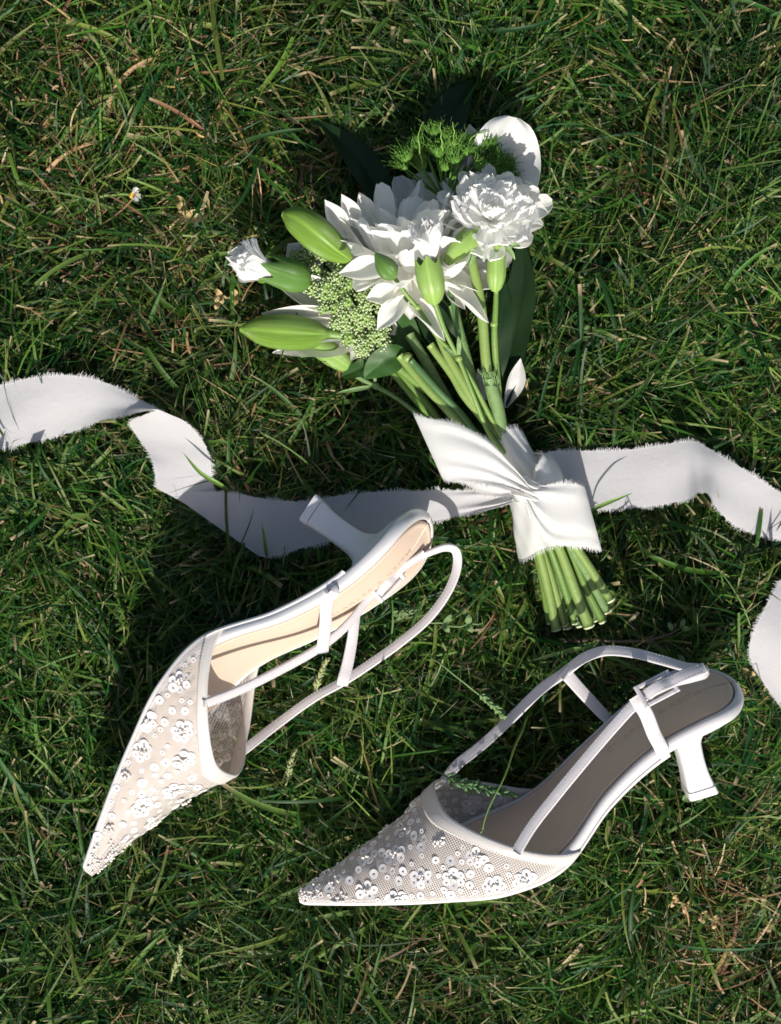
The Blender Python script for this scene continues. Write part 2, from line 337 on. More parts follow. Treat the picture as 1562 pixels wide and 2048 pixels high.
def build_shoe(sh, seed):
    sg = sh.sgn; r = np.random.default_rng(seed); T = S_T
    # outsole, wrapped side band, footbed
    V, F = loft_outline(sg, [(1.5, -.3), (.1, -.3), (-.35, .2), (-.35, 1.5), (.1, 1.9), (1.5, 1.9)], 0, .80, 100); sh.out('outsole', V, F, M_leather)
    V, F = loft_outline(sg, [(30, 1.0), (1.6, 1.0), (.55, 1.6), (.15, 2.4), (.05, 3.6), (.25, T - 2.6), (.9, T - 1.2), (2.0, T - .3), (3.2, T), (3.8, T - .35), (3.9, T - 2.2), (30, T - 2.3)])
    sh.out('side_band', V, F, M_pearl if sg > 0 else M_leather)
    V, F = loft_outline(sg, [(30, T - 1.6), (4.85, T - 1.6), (4.75, T - .2), (5.2, T + .3), (6.6, T + .4), (7.3, T + .02), (8.3, T - .16), (12, T - .2), (17, T - .22), (30, T - .23)], .012, 1.0, 120)
    foot = sh.out('footbed', V, F, M_insole)
    # heel
    vk = np.array([0, .06, .16, .3, .5, .72, 1.0]); xf = np.array([183, 186.5, 191.5, 195, 196.6, 197.3, 197.4]); xb = np.array([232.3, 226.5, 215.5, 210, 208.8, 209.6, 212.6]); hw = np.array([26, 23.5, 16.5, 11, 8.0, 6.8, 7.4])
    ZT = S_Z[-2] - 47.067
    def heel_rings(v0, v1, n, grow=0.0):
        V = []; k = 32; a = np.linspace(0, 2*np.pi, k, endpoint=False)
        for v in np.linspace(v0, v1, n):
            f, b, h = herm(vk, xf, v), herm(vk, xb, v), herm(vk, hw, v); e = np.interp(v, [0, .3, .6, 1], [1.0, .8, .42, .24]); eb = np.interp(v, [0, .25, .6, 1], [.95, .8, .42, .24])
            ca, sa = np.cos(a), np.sin(a); cx = (f + b) / 2; rx = (b - f) / 2 + grow; h += grow
            x = cx + rx * np.sign(ca) * np.abs(ca)**np.where(ca > 0, eb, min(e, .45)); y = h * np.sign(sa) * np.abs(sa)**e + herm(XK, S_C, .88) * sg * (1 - v)
            if v < .5:
                s = np.clip(x / SL, 0, .9995); lim = half_w(s) - .3; cc = herm(XK, S_C, s) * sg; q = 1 - np.clip(v / .5, 0, 1)
                y = np.clip(y, cc - np.maximum(lim, .4), cc + np.maximum(lim, .4))
            zt = sole_z(np.clip(x / SL, 0, 1)) + 1.2
            V.append(np.stack([x, y, zt * (1 - v) + ZT * v], 1))
        V = np.stack(V, 0); F = grid_faces(n, k, True); F = F[:, ::-1].tolist(); F.append(list(range(k))); F.append(list(range((n-1)*k, n*k))[::-1])
        return V.reshape(-1, 3), F
    V, F = heel_rings(0, .905, 34); heel = sh.out('heel', V, F, M_heel)
    V, F = heel_rings(.912, 1.0, 4, .12); sh.out('heel_tip', V, F, M_heel, heel, smooth=False)
    # upper: tulle vamp
    nu, nv = 60, 64; u = np.linspace(0.004, 1, nu); th = np.linspace(0, np.pi, nv); U, TH = np.meshgrid(u, th, indexing='ij'); S = U * (top_s(TH) - .012)
    wr = .35 * np.sin(S * 160 + TH * 3) * np.sin(TH)**2 * (r.random() * .3 + .7) * np.clip(S / .2, 0, 1)
    P = sh.vamp(S, TH, wr)
    arc = np.concatenate([np.zeros((nu, 1)), np.cumsum(np.linalg.norm(np.diff(P, axis=1), axis=2), 1)], 1); arc -= arc[:, nv//2:nv//2 + 1]
    uv = np.stack([S * SL, arc], -1).reshape(-1, 2)
    vamp = sh.out('vamp', P.reshape(-1, 3), grid_faces(nu, nv), M_net, uv=uv)
    # satin trim round the opening, with the turned edge and stitching
    th = np.linspace(0, np.pi, 90); st = top_s(th); rows = [(-.032, .15), (-.032, .75), (-.027, 1.0), (-.015, 1.05), (-.003, 1.0), (.001, .6), (.001, -.3), (-.004, -.5), (-.032, -.3)]
    V = np.stack([sh.vamp(st + d, th, o) for d, o in rows], 1); k = len(rows); F = grid_faces(90, k, True); F = (F if sg < 0 else F[:, ::-1]).tolist() + [list(range(k)), list(range(89*k, 90*k))]
    sh.out('trim', V.reshape(-1, 3), F, M_trim)
    def stitches(C, N, gap=1.5, ln=.85, rd=.17):
        C = cat(C, 600); N = cat(N, 600); d = np.r_[0, np.cumsum(np.linalg.norm(np.diff(C, axis=0), axis=1))]; q = []
        Tn = tangents(C); b, bf = ball(1, 2, 5)
        for p in np.arange(gap, d[-1] - gap, gap):
            i = np.searchsorted(d, p); A = frame(Tn[i], N[i]); q.append((C[i] + (b * np.array([ln*.5, rd, rd])) @ A.T, bf))
        return q
    q = []
    for d in (-.0295, -.0045):
        tt = np.linspace(.04, np.pi - .04, 60); q += stitches(sh.vamp(top_s(tt) + d, tt, 1.12), sh.vnormal(top_s(tt) + d, tt))
    V, F = merge(q); tag(sh.out('stitching', V, F, M_thread), kind='stuff')
    # sequins, flowers of sequins and beads
    bl, bf = ball(1, 3, 7); beads = []; placed = []
    def put(s, t, kind, tilt=.2):
        s = float(np.clip(s, .015, .6)); t = float(np.clip(t, .08, np.pi - .08))
        if s > top_s(t) - .045: return
        p = sh.vamp(np.array(s), np.array(t), .12 + r.random() * .14); n = sh.vnormal(np.array(s), np.array(t)) + r.normal(0, tilt, 3)
        A = zframe(sh.R @ n, r)
        sc = r.uniform(.92, 1.08); inst('sequin', seq_me[kind], vamp, xform(sh.w(p), A, (sc, sc, sc))); placed.append(p)
    def bead(s, t, rad, off):
        if s > top_s(np.array(t)) - .04: return
        p = sh.vamp(np.array(np.clip(s, .01, .6)), np.array(np.clip(t, .05, 3.09)), off); beads.append((p + bl * rad, bf))
    def local(s, t, dx, dy):
        w = max(float(half_w(np.array(s))), 4); h = float(herm(HK, HV, s)); rad = math.hypot(w * math.sin(t), h * math.cos(t)) + 6
        return s + dx / SL, t + dy / rad
    cl = []
    gs, gt = np.meshgrid(np.linspace(.012, .56, 160), np.linspace(.05, np.pi - .05, 160), indexing='ij'); gp = sh.vamp(gs, gt)
    ga = np.linalg.norm(np.cross(np.gradient(gp, axis=0), np.gradient(gp, axis=1)), axis=2) * (gs < top_s(gt) - .05); ga = (ga / ga.sum()).ravel()
    def pick(n): i = r.choice(len(ga), n, p=ga); return zip(gs.ravel()[i], gt.ravel()[i])
    for s, t in pick(5000):
        p = sh.vamp(np.array(s), np.array(t))
        if s > top_s(t) - .062 or s < .05: continue
        if all(np.linalg.norm(p - c) > 14.5 for c in cl): cl.append(p)
        else: continue
        big = s > .13 and r.random() < .72; nn = 6 if s > .16 else 5; ph = r.uniform(0, 6)
        if big:
            for k in range(nn):
                a = ph + k * 2*np.pi / nn; put(*local(s, t, 3.8*math.cos(a), 3.8*math.sin(a)), 0 if r.random() < .6 else 1, .13)
            for k in range(9):
                a = r.uniform(0, 6.3); rr = r.uniform(0, 2.4); bead(*local(s, t, rr*math.cos(a), rr*math.sin(a)), r.uniform(.5, .7), .9 + r.random()*.4)
        else:
            for k in range(14):
                a = r.uniform(0, 6.3); rr = 2.9*math.sqrt(r.random()); bead(*local(s, t, rr*math.cos(a), rr*math.sin(a)), r.uniform(.5, .8), .6 + (3 - rr)*.25)
    n0 = len(placed)
    for s, t in pick(6000):
        if len(placed) > n0 + 95: break
        p = sh.vamp(np.array(s), np.array(t))
        if all(np.linalg.norm(p - c) > 4.0 for c in placed) and all(np.linalg.norm(p - c) > 6.2 for c in cl): put(s, t, int(r.choice([0, 1, 2, 2, 2])), .10)
    for _ in range(60):                                                     # denser beading at the toe
        s = r.uniform(.01, .10); t = r.uniform(.1, np.pi - .1); bead(s, t, r.uniform(.5, .75), .5)
    V, F = merge(beads); tag(sh.out('bead', V, F, M_bead, vamp), kind='stuff')
    # embossed lettering of the maker on the footbed
    cu = bpy.data.curves.new('embossed_lettering', 'FONT'); cu.body = 'CHARLES & KEITH'; cu.size = .0052; cu.align_x = 'CENTER'; cu.align_y = 'CENTER'; cu.extrude = .00015; cu.space_character = 1.25; cu.materials.append(M_emboss)
    tmp = bpy.data.objects.new('tmp', cu); COL.objects.link(tmp); dg = bpy.context.evaluated_depsgraph_get(); me = bpy.data.meshes.new_from_object(tmp.evaluated_get(dg)); bpy.data.objects.remove(tmp)
    n = len(me.vertices); co = np.empty(n * 3, np.float32); me.vertices.foreach_get('co', co); co = co.reshape(-1, 3).astype(float) * 1000
    x = co[:, 0] * 1.0 + 188; yy = co[:, 1]
    P = np.stack([x, yy + herm(XK, S_C, .8) * sg, sole_z(x / SL) + np.interp(half_w(x / SL) - np.abs(yy), [8.3, 12, 17, 24], [T - .16, T - .2, T - .22, T - .23]) + co[:, 2]*.5 + .05], 1)
    F = [list(p.vertices) for p in me.polygons]
    sh.out('embossed_lettering', P, F, M_emboss, foot, smooth=False)
    return vamp, stitches

def buckle(sh, o, xd, nd, L=17.5, Wd=10.5):
    """covered rectangular buckle: frame and prong; o centre (world m)"""
    A = frame(xd, nd); b = 2.1; pts = []
    def box(cx, cy, lx, ly, z0, z1, bev=.45):
        v = []
        for z, e in ((z0, bev), (z0 + bev, 0), (z1 - bev, 0), (z1, bev)):
            v += [(cx - lx/2 + e, cy - ly/2 + e, z), (cx + lx/2 - e, cy - ly/2 + e, z), (cx + lx/2 - e, cy + ly/2 - e, z), (cx - lx/2 + e, cy + ly/2 - e, z)]
        f = [[3, 2, 1, 0], [12, 13, 14, 15]] + [[4*k + i, 4*k + (i+1) % 4, 4*k + 4 + (i+1) % 4, 4*k + 4 + i] for k in range(3) for i in range(4)]
        return np.array(v), f
    fr = [box(-L/2 + b/2, 0, b, Wd, 0, 1.9), box(L/2 - b/2, 0, b, Wd, 0, 1.9), box(0, -Wd/2 + b/2, L - 2*b - .02, b*.98, .02, 1.86), box(0, Wd/2 - b/2, L - 2*b - .02, b*.98, .02, 1.86)]
    V, F = merge(fr); fo = obj('buckle', o + (V / 1000) @ A.T, F, M_buckle, sh.root, False)
    V, F = box(-L/2 + 3.2, 0, 5.2, 1.3, 1.6, 2.9, .3); obj('prong', o + (V / 1000) @ A.T, F, M_buckle, fo, False)
    return A

def strap(sh, name, pts, nrm, w=6.0, t=1.5, n=90, m=None, st=True):
    P = WP(pts) if not isinstance(pts, np.ndarray) else pts
    Q = catc(np.hstack([P, np.array(nrm, float)]), n); C = Q[:, :3]; N = Q[:, 3:]; V, F = strap_geo(C, N, w / 1000, t / 1000); so = obj(name, V, F, m or M_satin, sh.root)
    if st:
        T = tangents(C); N = N - (N*T).sum(1)[:, None]*T; N /= np.linalg.norm(N, axis=1)[:, None]; B = np.cross(N, T); q = []; b, bf = ball(1, 2, 5)
        d = np.r_[0, np.cumsum(np.linalg.norm(np.diff(C, axis=0), axis=1))]
        for side in (-1, 1):
            for p in np.arange(.0015, d[-1] - .0015, .0017):
                i = min(np.searchsorted(d, p), n - 1); u = (p - d[i-1]) / (d[i] - d[i-1] + 1e-9); c = C[i-1]*(1-u) + C[i]*u
                q.append((c + B[i]*side*w*.37e-3 + N[i]*t*.60e-3 + (b*np.array([.00048, .00015, .00016])) @ frame(T[i], N[i]).T, bf))
        V, F = merge(q); tag(obj('stitching', V, F, M_thread, so), kind='stuff')
    return so, C, N

RA = [[.5413, -.2648, .7981], [.8367, .2632, -.4802], [-.0829, .9277, .3640]]
RB = [[.9608, -.1765, -.2140], [.2650, .3561, .8961], [-.0819, -.9176, .3889]]
def ortho(R): u, _, v = np.linalg.svd(np.array(R)); return u @ v
A = Shoe('white sequined slingback shoe whose heel lies on the ribbon, sunlit beige insole showing', ortho(RA), (-153.671, -168.292, 55.484), 1)
B = Shoe('white sequined slingback shoe with shaded brown insole, lying below the cut stem ends', ortho(RB), (-42.377, -197.011, 43.426), -1)
build_shoe(A, 3); build_shoe(B, 5)

# straps of the sunlit shoe
def edge_pt(sh, s, side, dz=4.0, out=0.3):
    s = np.array(s); return sh.w(np.array([s*SL, herm(XK, S_C, s)*sh.sgn + side*sh.sgn*(half_w(s) + out), sole_z(s) + dz]))
def vpt(sh, t, d=-.012, off=1.0): return sh.w(sh.vamp(top_s(np.array(t)) + d, np.array(t), off))
def pxof(P): d = ZC - P[2]; return (781 + FP*P[0]/d, 1024 - FP*P[1]/d, P[2]*1000)
zA = A.R[:, 2]; zB = B.R[:, 2]; UP = np.array([0, 0, 1.0])
near = vpt(A, .47); far = vpt(A, 2.45, -.010, .6)
upA = np.vstack([[near], WP([(470, 1384, 80), (560, 1340, 70), (645, 1291, 62), (700, 1244, 57), (738, 1196, 53.5), (775, 1161, 51.5), (815, 1128, 49), (858, 1106, 46), (893, 1095, 42), (911, 1101, 39), (915, 1128, 36.5), (900, 1175, 34.5), (858, 1235, 32), (795, 1289, 29.5), (740, 1328, 27.5), (688, 1362, 26), (630, 1394, 25.5), (560, 1444, 26)]), [far]])
nA = [(.45, -.35, .8), (.4, -.35, .8), (.35, -.35, .85), (.35, -.35, .85), (.4, -.4, .8), (.45, -.5, .75), (.45, -.5, .75), (.4, -.6, .7), (.2, -.75, .6), (-.1, -.6, .75), (-.35, -.35, .85), (-.5, -.1, .85), (-.5, .25, .8), (-.35, .35, .85), (-.3, .35, .88), (-.3, .35, .88), (-.25, .35, .9), (-.25, .35, .9), (-.2, .3, .9), (-.1, .2, .95)]
strap(A, 'sling_strap', upA, nA, 4.9, 1.3, 170)
oB = W(772, 1165, 53.5); xd = W(738, 1203, 54.2) - W(800, 1138, 51.5)
nb = np.array([.50, -.22, .80]); FA = buckle(A, oB, xd, nb, 17.5, 11.0)
strap(A, 'strap_end', WP([(757, 1190, 54), (766, 1176, 56.2), (777, 1164, 56.7), (790, 1151, 54.8), (808, 1134, 55), (848, 1107, 52)]), [nb]*4 + [(.4, -.5, .75)]*2, 4.6, 1.1, 40)
tabt = W(645, 1311, 62.5)
strap(A, 'strap_tab', np.vstack([[edge_pt(A, .755, 1, 2.0, -1.2)], [edge_pt(A, .755, 1, 6.8, .8)], WP([(655, 1196, 79.5), (651, 1245, 72), (646, 1290, 63.2), (645, 1305, 61.5)])]), [(-.5, .5, .6), (-.1, .2, .95), (.25, -.1, .95), (.45, -.2, .85), (.4, -.3, .85), (.4, -.6, .6)], 6.4, 1.5, 40)
strap(A, 'strap_tab', np.vstack([[edge_pt(A, .745, -1, 4.0, .4)], WP([(704, 1280, 29), (695, 1328, 27.5), (687, 1358, 27.6), (684, 1371, 26.4)])]), [(.6, 0, .75), (.55, 0, .8), (.4, .1, .9), (.2, -.2, .95), (.1, -.6, .7)], 6.2, 1.5, 40)
# straps of the shaded shoe
nearB = vpt(B, .40); farB = vpt(B, 2.35, -.010, .6)
upB = np.vstack([[nearB], WP([(1062, 1655, 76), (1110, 1593, 76), (1170, 1520, 77), (1225, 1456, 78.5), (1268, 1410, 80), (1300, 1385, 80), (1345, 1365, 78.5), (1390, 1356, 75), (1413, 1346, 70), (1404, 1336, 65), (1372, 1334, 61), (1325, 1321, 57), (1265, 1306, 53), (1210, 1302, 48), (1168, 1316, 43), (1128, 1346, 38), (1085, 1376, 35), (1025, 1434, 31), (962, 1492, 28), (912, 1532, 27)]), [farB]])
nB = [(-.3, .3, .9), (-.45, .1, .9), (-.45, .1, .9), (-.45, .1, .9), (-.42, .1, .9), (-.35, .2, .9), (-.25, .3, .9), (-.05, -.45, .85), (.1, -.7, .65), (.7, -.3, .6), (.3, .7, .6), (0, .7, .7), (-.1, .6, .8), (-.1, .5, .85), (-.2, .4, .9), (-.4, .3, .85), (-.5, .2, .85), (-.5, .2, .85), (-.5, .1, .85), (-.5, .1, .85), (-.4, .1, .9), (-.2, .2, .9)]
strap(B, 'sling_strap', upB, nB, 5.4, 1.3, 170)
oB = W(1313, 1379, 82.3); xd = W(1283, 1398, 83.0) - W(1352, 1362, 80.5); nb = np.array([-.22, .20, .92]); buckle(B, oB, xd, nb, 18.5, 11.5)
strap(B, 'strap_end', WP([(1293, 1390, 83.5), (1305, 1381, 86.3), (1320, 1372, 86.8), (1340, 1364, 83.6), (1365, 1352, 82.5), (1410, 1336, 79)]), [nb]*4 + [(-.1, .35, .9), (0, .5, .8)], 5.8, 1.2, 40)
eB = edge_pt(B, .785, 1, 6.8, .8)
strap(B, 'strap_tab', np.vstack([[edge_pt(B, .785, 1, 1.6, -.6)], [eB], WP([(1308, 1468, 75.5), (1292, 1428, 79), (1279, 1407, 81.4), (1270, 1392, 81.6)])]), [(.1, -.9, .4), (.1, -.6, .75), (.1, -.4, .9), (.05, -.25, .95), (0, .1, .98), (-.2, .6, .7)], 6.8, 1.5, 40)
strap(B, 'strap_tab', np.vstack([[edge_pt(B, .735, -1, 4.0, .4)], WP([(1196, 1418, 28), (1160, 1379, 33), (1137, 1353, 39), (1126, 1341, 39.5)])]), [(.5, .5, .7), (.3, .4, .85), (.2, .3, .93), (0, .3, .95), (-.5, .6, .5)], 6.6, 1.5, 40)

# ------------------------------------------------------------------ ribbon with its bow
rib = thing('ribbon', W(1050, 985, 0), 'white frayed silk ribbon tied in a bow around the stems, its long tails trailing', 'ribbon')
def sheet(name, E1, E2, m, nu=160, nv=17, bulge=0.0, pleat=None, wr=.0005, seed=0, fr=(1, 1), frl=.0022, skip=None):
    r = np.random.default_rng(seed); a = cat(WP(E1), nu); b = cat(WP(E2), nu); v = np.linspace(0, 1, nv)
    P = a[:, None]*(1 - v)[None, :, None] + b[:, None]*v[None, :, None]
    u = np.linspace(0, 1, nu)[:, None]; vv = v[None]
    if bulge: P[..., 2] += bulge * np.interp(u, np.linspace(0, 1, len(np.atleast_1d(bulge))), np.atleast_1d(bulge)) / bulge * (1 - (2*vv - 1)**2) if np.isscalar(bulge) else 0
    L = np.r_[0, np.cumsum(np.linalg.norm(np.diff(P[:, nv//2], axis=0), axis=1))][:, None]
    z = 0
    for k in range(5):
        f = r.uniform(25, 110); g = r.uniform(1, 6); z = z + np.sin(L*f*1.0 + vv*g + r.uniform(0, 6)) * wr * r.uniform(.3, 1)
    P[..., 2] += z * (.35 + .65*np.sin(np.pi*vv))
    if pleat is not None:
        amp = np.interp(u, pleat[0], pleat[1]); P[..., 2] += amp * (np.sin(vv*pleat[2] + r.uniform(0, 6) + 1.2*np.sin(vv*7)) * .5 + .5)
    o = obj(name, P.reshape(-1, 3), grid_faces(nu, nv), m, rib)
    # frayed threads along both selvages
    Vt = []; Ft = []; c = 0
    for side, on in ((0, fr[0]), (nv - 1, fr[1])):
        if not on: continue
        E = P[:, side]; I = P[:, 1 if side == 0 else nv - 2]; d = np.r_[0, np.cumsum(np.linalg.norm(np.diff(E, axis=0), axis=1))]; T = tangents(E)
        for p in np.arange(0, d[-1], .00034):
            i = min(np.searchsorted(d, p + r.normal(0, .0001)), nu - 1); i = max(i, 1); q = np.clip((p - d[i-1]) / (d[i] - d[i-1] + 1e-9), 0, 1); e = E[i-1]*(1-q) + E[i]*q
            uu = (i - 1 + q) / (nu - 1)
            if skip and any(s0 <= uu <= s1 and sd == side for sd, s0, s1 in [(0 if x[0] == 0 else nv - 1, x[1], x[2]) for x in skip]): continue
            o_ = e - (I[i-1]*(1-q) + I[i]*q); o_ /= np.linalg.norm(o_) + 1e-9
            ln = frl * r.uniform(.35, 1.15) * (.75 + .35*math.sin(p*310 + seed) + .15*math.sin(p*1270)) * (1.5 if r.random() < .05 else 1); dr = o_ + T[i]*r.normal(0, .22) + np.array([0, 0, r.normal(0, .16)]); dr2 = dr + T[i]*r.normal(0, .35) + np.array([0, 0, r.normal(-.05, .2)])
            wv = T[i] * .00015; m1 = e + dr*ln*.5; m2 = m1 + dr2*ln*.5; b0 = e - o_*.0003
            Vt += [b0 - wv, b0 + wv, m1 + wv*.85, m1 - wv*.85, m2 + wv*.5, m2 - wv*.5]; Ft += [[c, c+1, c+2, c+3], [c+3, c+2, c+4, c+5]]; c += 6
    if Vt: tag(obj('frayed_edge', np.array(Vt), np.array(Ft), M_thread, o, False), kind='stuff')
    return o
# left tail: enters from the left edge, folds over, then runs under the heel to the bow
top = [(-130, 800, 20), (-40, 781, 21), (0, 773, 22), (60, 757, 25), (123, 751, 27), (176, 757, 27), (221, 771, 26), (266, 794, 27), (311, 817, 30), (340, 829, 33), (368, 843, 33), (393, 867, 31), (410, 893, 28), (420, 925, 25), (424, 955, 21), (430, 985, 18), (465, 1042, 16), (512, 1108, 15)]
bot = [(-130, 915, 18), (-40, 901, 19), (0, 895, 20), (60, 883, 21), (105, 872, 21), (150, 860, 23), (197, 841, 26), (245, 830, 30), (292, 822, 34), (318, 820, 34), (285, 832, 25), (262, 846, 20), (277, 875, 18), (298, 905, 19), (308, 930, 20), (313, 960, 19), (318, 979, 18), (345, 989, 17)]
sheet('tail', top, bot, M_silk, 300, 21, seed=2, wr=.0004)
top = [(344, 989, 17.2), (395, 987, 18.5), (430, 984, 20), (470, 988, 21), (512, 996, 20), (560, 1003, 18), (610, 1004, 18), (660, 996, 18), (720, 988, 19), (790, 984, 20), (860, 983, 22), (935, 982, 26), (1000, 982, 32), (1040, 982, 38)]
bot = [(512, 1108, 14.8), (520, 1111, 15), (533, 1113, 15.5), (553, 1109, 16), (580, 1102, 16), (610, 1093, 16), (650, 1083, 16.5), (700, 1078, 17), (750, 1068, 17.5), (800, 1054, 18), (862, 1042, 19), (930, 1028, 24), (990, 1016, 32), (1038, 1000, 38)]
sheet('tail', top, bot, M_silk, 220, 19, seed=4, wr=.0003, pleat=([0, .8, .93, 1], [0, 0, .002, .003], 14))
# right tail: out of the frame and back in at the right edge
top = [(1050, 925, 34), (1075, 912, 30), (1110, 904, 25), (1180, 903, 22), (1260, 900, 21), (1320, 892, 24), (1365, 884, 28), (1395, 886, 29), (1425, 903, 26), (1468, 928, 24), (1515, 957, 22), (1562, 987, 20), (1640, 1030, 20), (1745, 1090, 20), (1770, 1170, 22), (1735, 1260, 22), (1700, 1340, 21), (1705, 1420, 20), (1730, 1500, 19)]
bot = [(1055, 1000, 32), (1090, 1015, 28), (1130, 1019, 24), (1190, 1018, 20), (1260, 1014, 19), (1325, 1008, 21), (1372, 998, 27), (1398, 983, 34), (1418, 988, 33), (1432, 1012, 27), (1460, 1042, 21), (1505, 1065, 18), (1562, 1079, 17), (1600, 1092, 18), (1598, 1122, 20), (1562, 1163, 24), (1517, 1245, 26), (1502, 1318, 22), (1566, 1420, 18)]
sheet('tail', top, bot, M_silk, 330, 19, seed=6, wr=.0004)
# sleeve of ribbon round the stems
def sleeve():
    C = cat(WP([(1013, 872, 27), (1030, 915, 27), (1050, 965, 27), (1064, 1020, 26), (1073, 1065, 25), (1080, 1098, 24)]), 60); n, k = 60, 56
    T = tangents(C); a = np.linspace(0, 2*np.pi, k, endpoint=False); u = np.linspace(0, 1, n)
    rx = np.interp(u, [0, .3, .5, .75, 1], [.0082, .0100, .0102, .0108, .0112]); rz = np.interp(u, [0, .3, .5, .75, 1], [.0100, .0118, .0120, .0125, .0125])
    V = []
    for i in range(n):
        sd = np.cross(T[i], UP); sd /= np.linalg.norm(sd); up = np.cross(sd, T[i])
        w = 1 + .055*np.sin(a*5 + u[i]*9) * np.sin(np.pi*u[i]) + .03*np.sin(a*11 - u[i]*17)
        sl = .0022*np.sin(a*2 + 1) * (1 if i in (0, n - 1) else 1)
        V.append(C[i] + (rx[i]*w*np.cos(a))[:, None]*sd + (rz[i]*w*np.sin(a))[:, None]*up + sl[:, None]*T[i])
    V = np.stack(V); o = obj('stem_wrap', V.reshape(-1, 3), grid_faces(n, k, True), M_bow, rib); Vt = []; Ft = []; c = 0; r = np.random.default_rng(8)
    for ring, nx in ((0, 1), (n - 1, n - 2)):
        for j in np.arange(0, k, .22):
            i0 = int(j) % k; i1 = (i0 + 1) % k; q = j - int(j); e = V[ring, i0]*(1-q) + V[ring, i1]*q; d = e - (V[nx, i0]*(1-q) + V[nx, i1]*q); d /= np.linalg.norm(d); t = V[ring, i1] - V[ring, i0]; t /= np.linalg.norm(t)
            m2 = e + (d + t*r.normal(0, .3)) * .0024*r.uniform(.5, 1.2); w = t*.00011; Vt += [e - d*.0003 - w, e - d*.0003 + w, m2 + w*.6, m2 - w*.6]; Ft.append([c, c+1, c+2, c+3]); c += 4
    tag(obj('frayed_edge', np.array(Vt), np.array(Ft), M_thread, o, False), kind='stuff')
sleeve()
# bow loops: out on the lower layer, round the fold, back on the upper layer to the knot
sheet('bow_loop', [(1052, 975, 40), (1010, 930, 37), (960, 880, 34), (900, 850, 32), (852, 838, 32), (828, 832, 36), (856, 838, 41), (915, 850, 43), (975, 880, 46), (1020, 925, 48), (1060, 972, 47)],
      [(1052, 992, 39), (1010, 992, 35), (965, 987, 31), (935, 968, 29), (905, 962, 30), (884, 956, 35), (900, 959, 39), (935, 961, 41), (985, 968, 44), (1030, 982, 47), (1060, 990, 47)], M_bow, 170, 25, seed=11, wr=.0003, pleat=([0, .3, .6, .82, 1], [.002, .0004, .0004, .0018, .0032], 19))
sheet('bow_loop', [(1056, 978, 40), (1090, 968, 38), (1128, 965, 35), (1160, 970, 34), (1171, 978, 37), (1158, 971, 43), (1125, 968, 46), (1090, 972, 48), (1060, 980, 47)],
      [(1050, 1000, 40), (1065, 1045, 36), (1100, 1082, 33), (1160, 1090, 31), (1203, 1100, 34), (1172, 1092, 39), (1105, 1085, 44), (1072, 1045, 47), (1052, 1002, 47)], M_bow, 150, 25, seed=12, wr=.0003, pleat=([0, .3, .62, .84, 1], [.002, .0004, .0004, .0018, .0034], 17))
sheet('bow_loop', [(1062, 978, 42), (1068, 950, 42), (1078, 925, 41), (1088, 910, 38), (1076, 906, 34), (1060, 908, 30)],
      [(1070, 985, 42), (1100, 975, 43), (1122, 964, 42), (1124, 950, 38), (1112, 925, 32), (1099, 906, 28)], M_bow, 80, 15, seed=13, wr=.0003, pleat=([0, .5, 1], [.0022, .0006, 0], 15))
# knot: one band of gathered silk over the middle
def knot():
    n, k = 40, 30; V = []
    A = frame(np.array([.35, .94, 0]), UP)                # x: across the band
    for i, a in enumerate(np.linspace(0, 2*np.pi, n, endpoint=False)):
        for j in range(k):
            v = j/(k - 1) * 2 - 1; rr = 1 + .11*np.sin(v*11 + 1.5*np.sin(a)) + .05*np.sin(v*23 + a*2); wv = .0062*(1 + .15*np.sin(a*2 + 1))
            V.append(W(1058, 984, 43) + A @ np.array([v*wv, .0075*math.cos(a)*rr*(1 - .25*v*v), .0072*math.sin(a)*rr*(1 - .30*v*v)]))
    V = np.array(V); F = [[i*k + j, i*k + j + 1, ((i+1) % n)*k + j + 1, ((i+1) % n)*k + j] for i in range(n) for j in range(k - 1)]
    obj('knot', V, F, M_bow, rib)
knot()

# ------------------------------------------------------------------ bouquet
bq = thing('bouquet', W(1045, 965, 0), 'small bouquet of white flowers, lily buds and green stems lying on the grass', 'bouquet')
def group_part(name, loc, parent=bq):
    o = bpy.data.objects.new(name, None); o.empty_display_size = .01; M = np.eye(4); M[:3, 3] = loc; return link(o, parent, M)
# petals: one unit long along +x, unit wide along y
def petal_mesh(name, m, cup=.25, curl=.15, p=1.3, q=.7, ruffle=0, nu=13, nv=9, seed=0, wav=0.0, fan=False):
    r = np.random.default_rng(seed); u = np.linspace(0, 1, nu)[:, None]; v = np.linspace(-1, 1, nv)[None]
    if fan: w = .5*(.14 + .86*u**.8)*np.where(u > .72, np.sqrt(np.clip(1 - ((u - .72)/.285)**2, .04, 1)), 1)
    else: w = .5*np.sin(np.pi*np.clip(.07 + .925*u, 0, .995)**p)**q
    x = u + 0*v; y = w*v; z = cup*w*(v**2) + curl*(u**2 - .35*u) + 0*x
    if ruffle:
        a, b = r.uniform(0, 6, 2); z = z + ruffle*u**3*(np.sin(v*r.uniform(6, 9) + a) + .4*np.sin(v*17 + b)); x = x + .03*u**5*np.sin(v*21 + a) + .05*u**4*np.sin(v*5 + b)
    if wav: z = z + wav*np.sin(u*5 + v*1.5 + r.uniform(0, 6))*w + wav*.4*w*np.sin(v*6 + r.uniform(0, 6))*u
    V = np.stack([x, y + 0*u, z], -1).reshape(-1, 3); uv = np.stack([u + 0*v, v*.5 + .5 + 0*u], -1).reshape(-1, 2)
    return make_mesh(name, V, grid_faces(nu, nv), m, uv=uv)
MUM = [petal_mesh('petal', M_petal, .24, c, 1.5, .36, seed=i, wav=.13) for i, c in enumerate((.12, .30, .46, -.05))]
LIL = [petal_mesh('petal', M_lily, .40, c, 1.05, 1.05, seed=9 + i, wav=.12, nu=18, nv=11) for i, c in enumerate((.16, .34, -.30))]
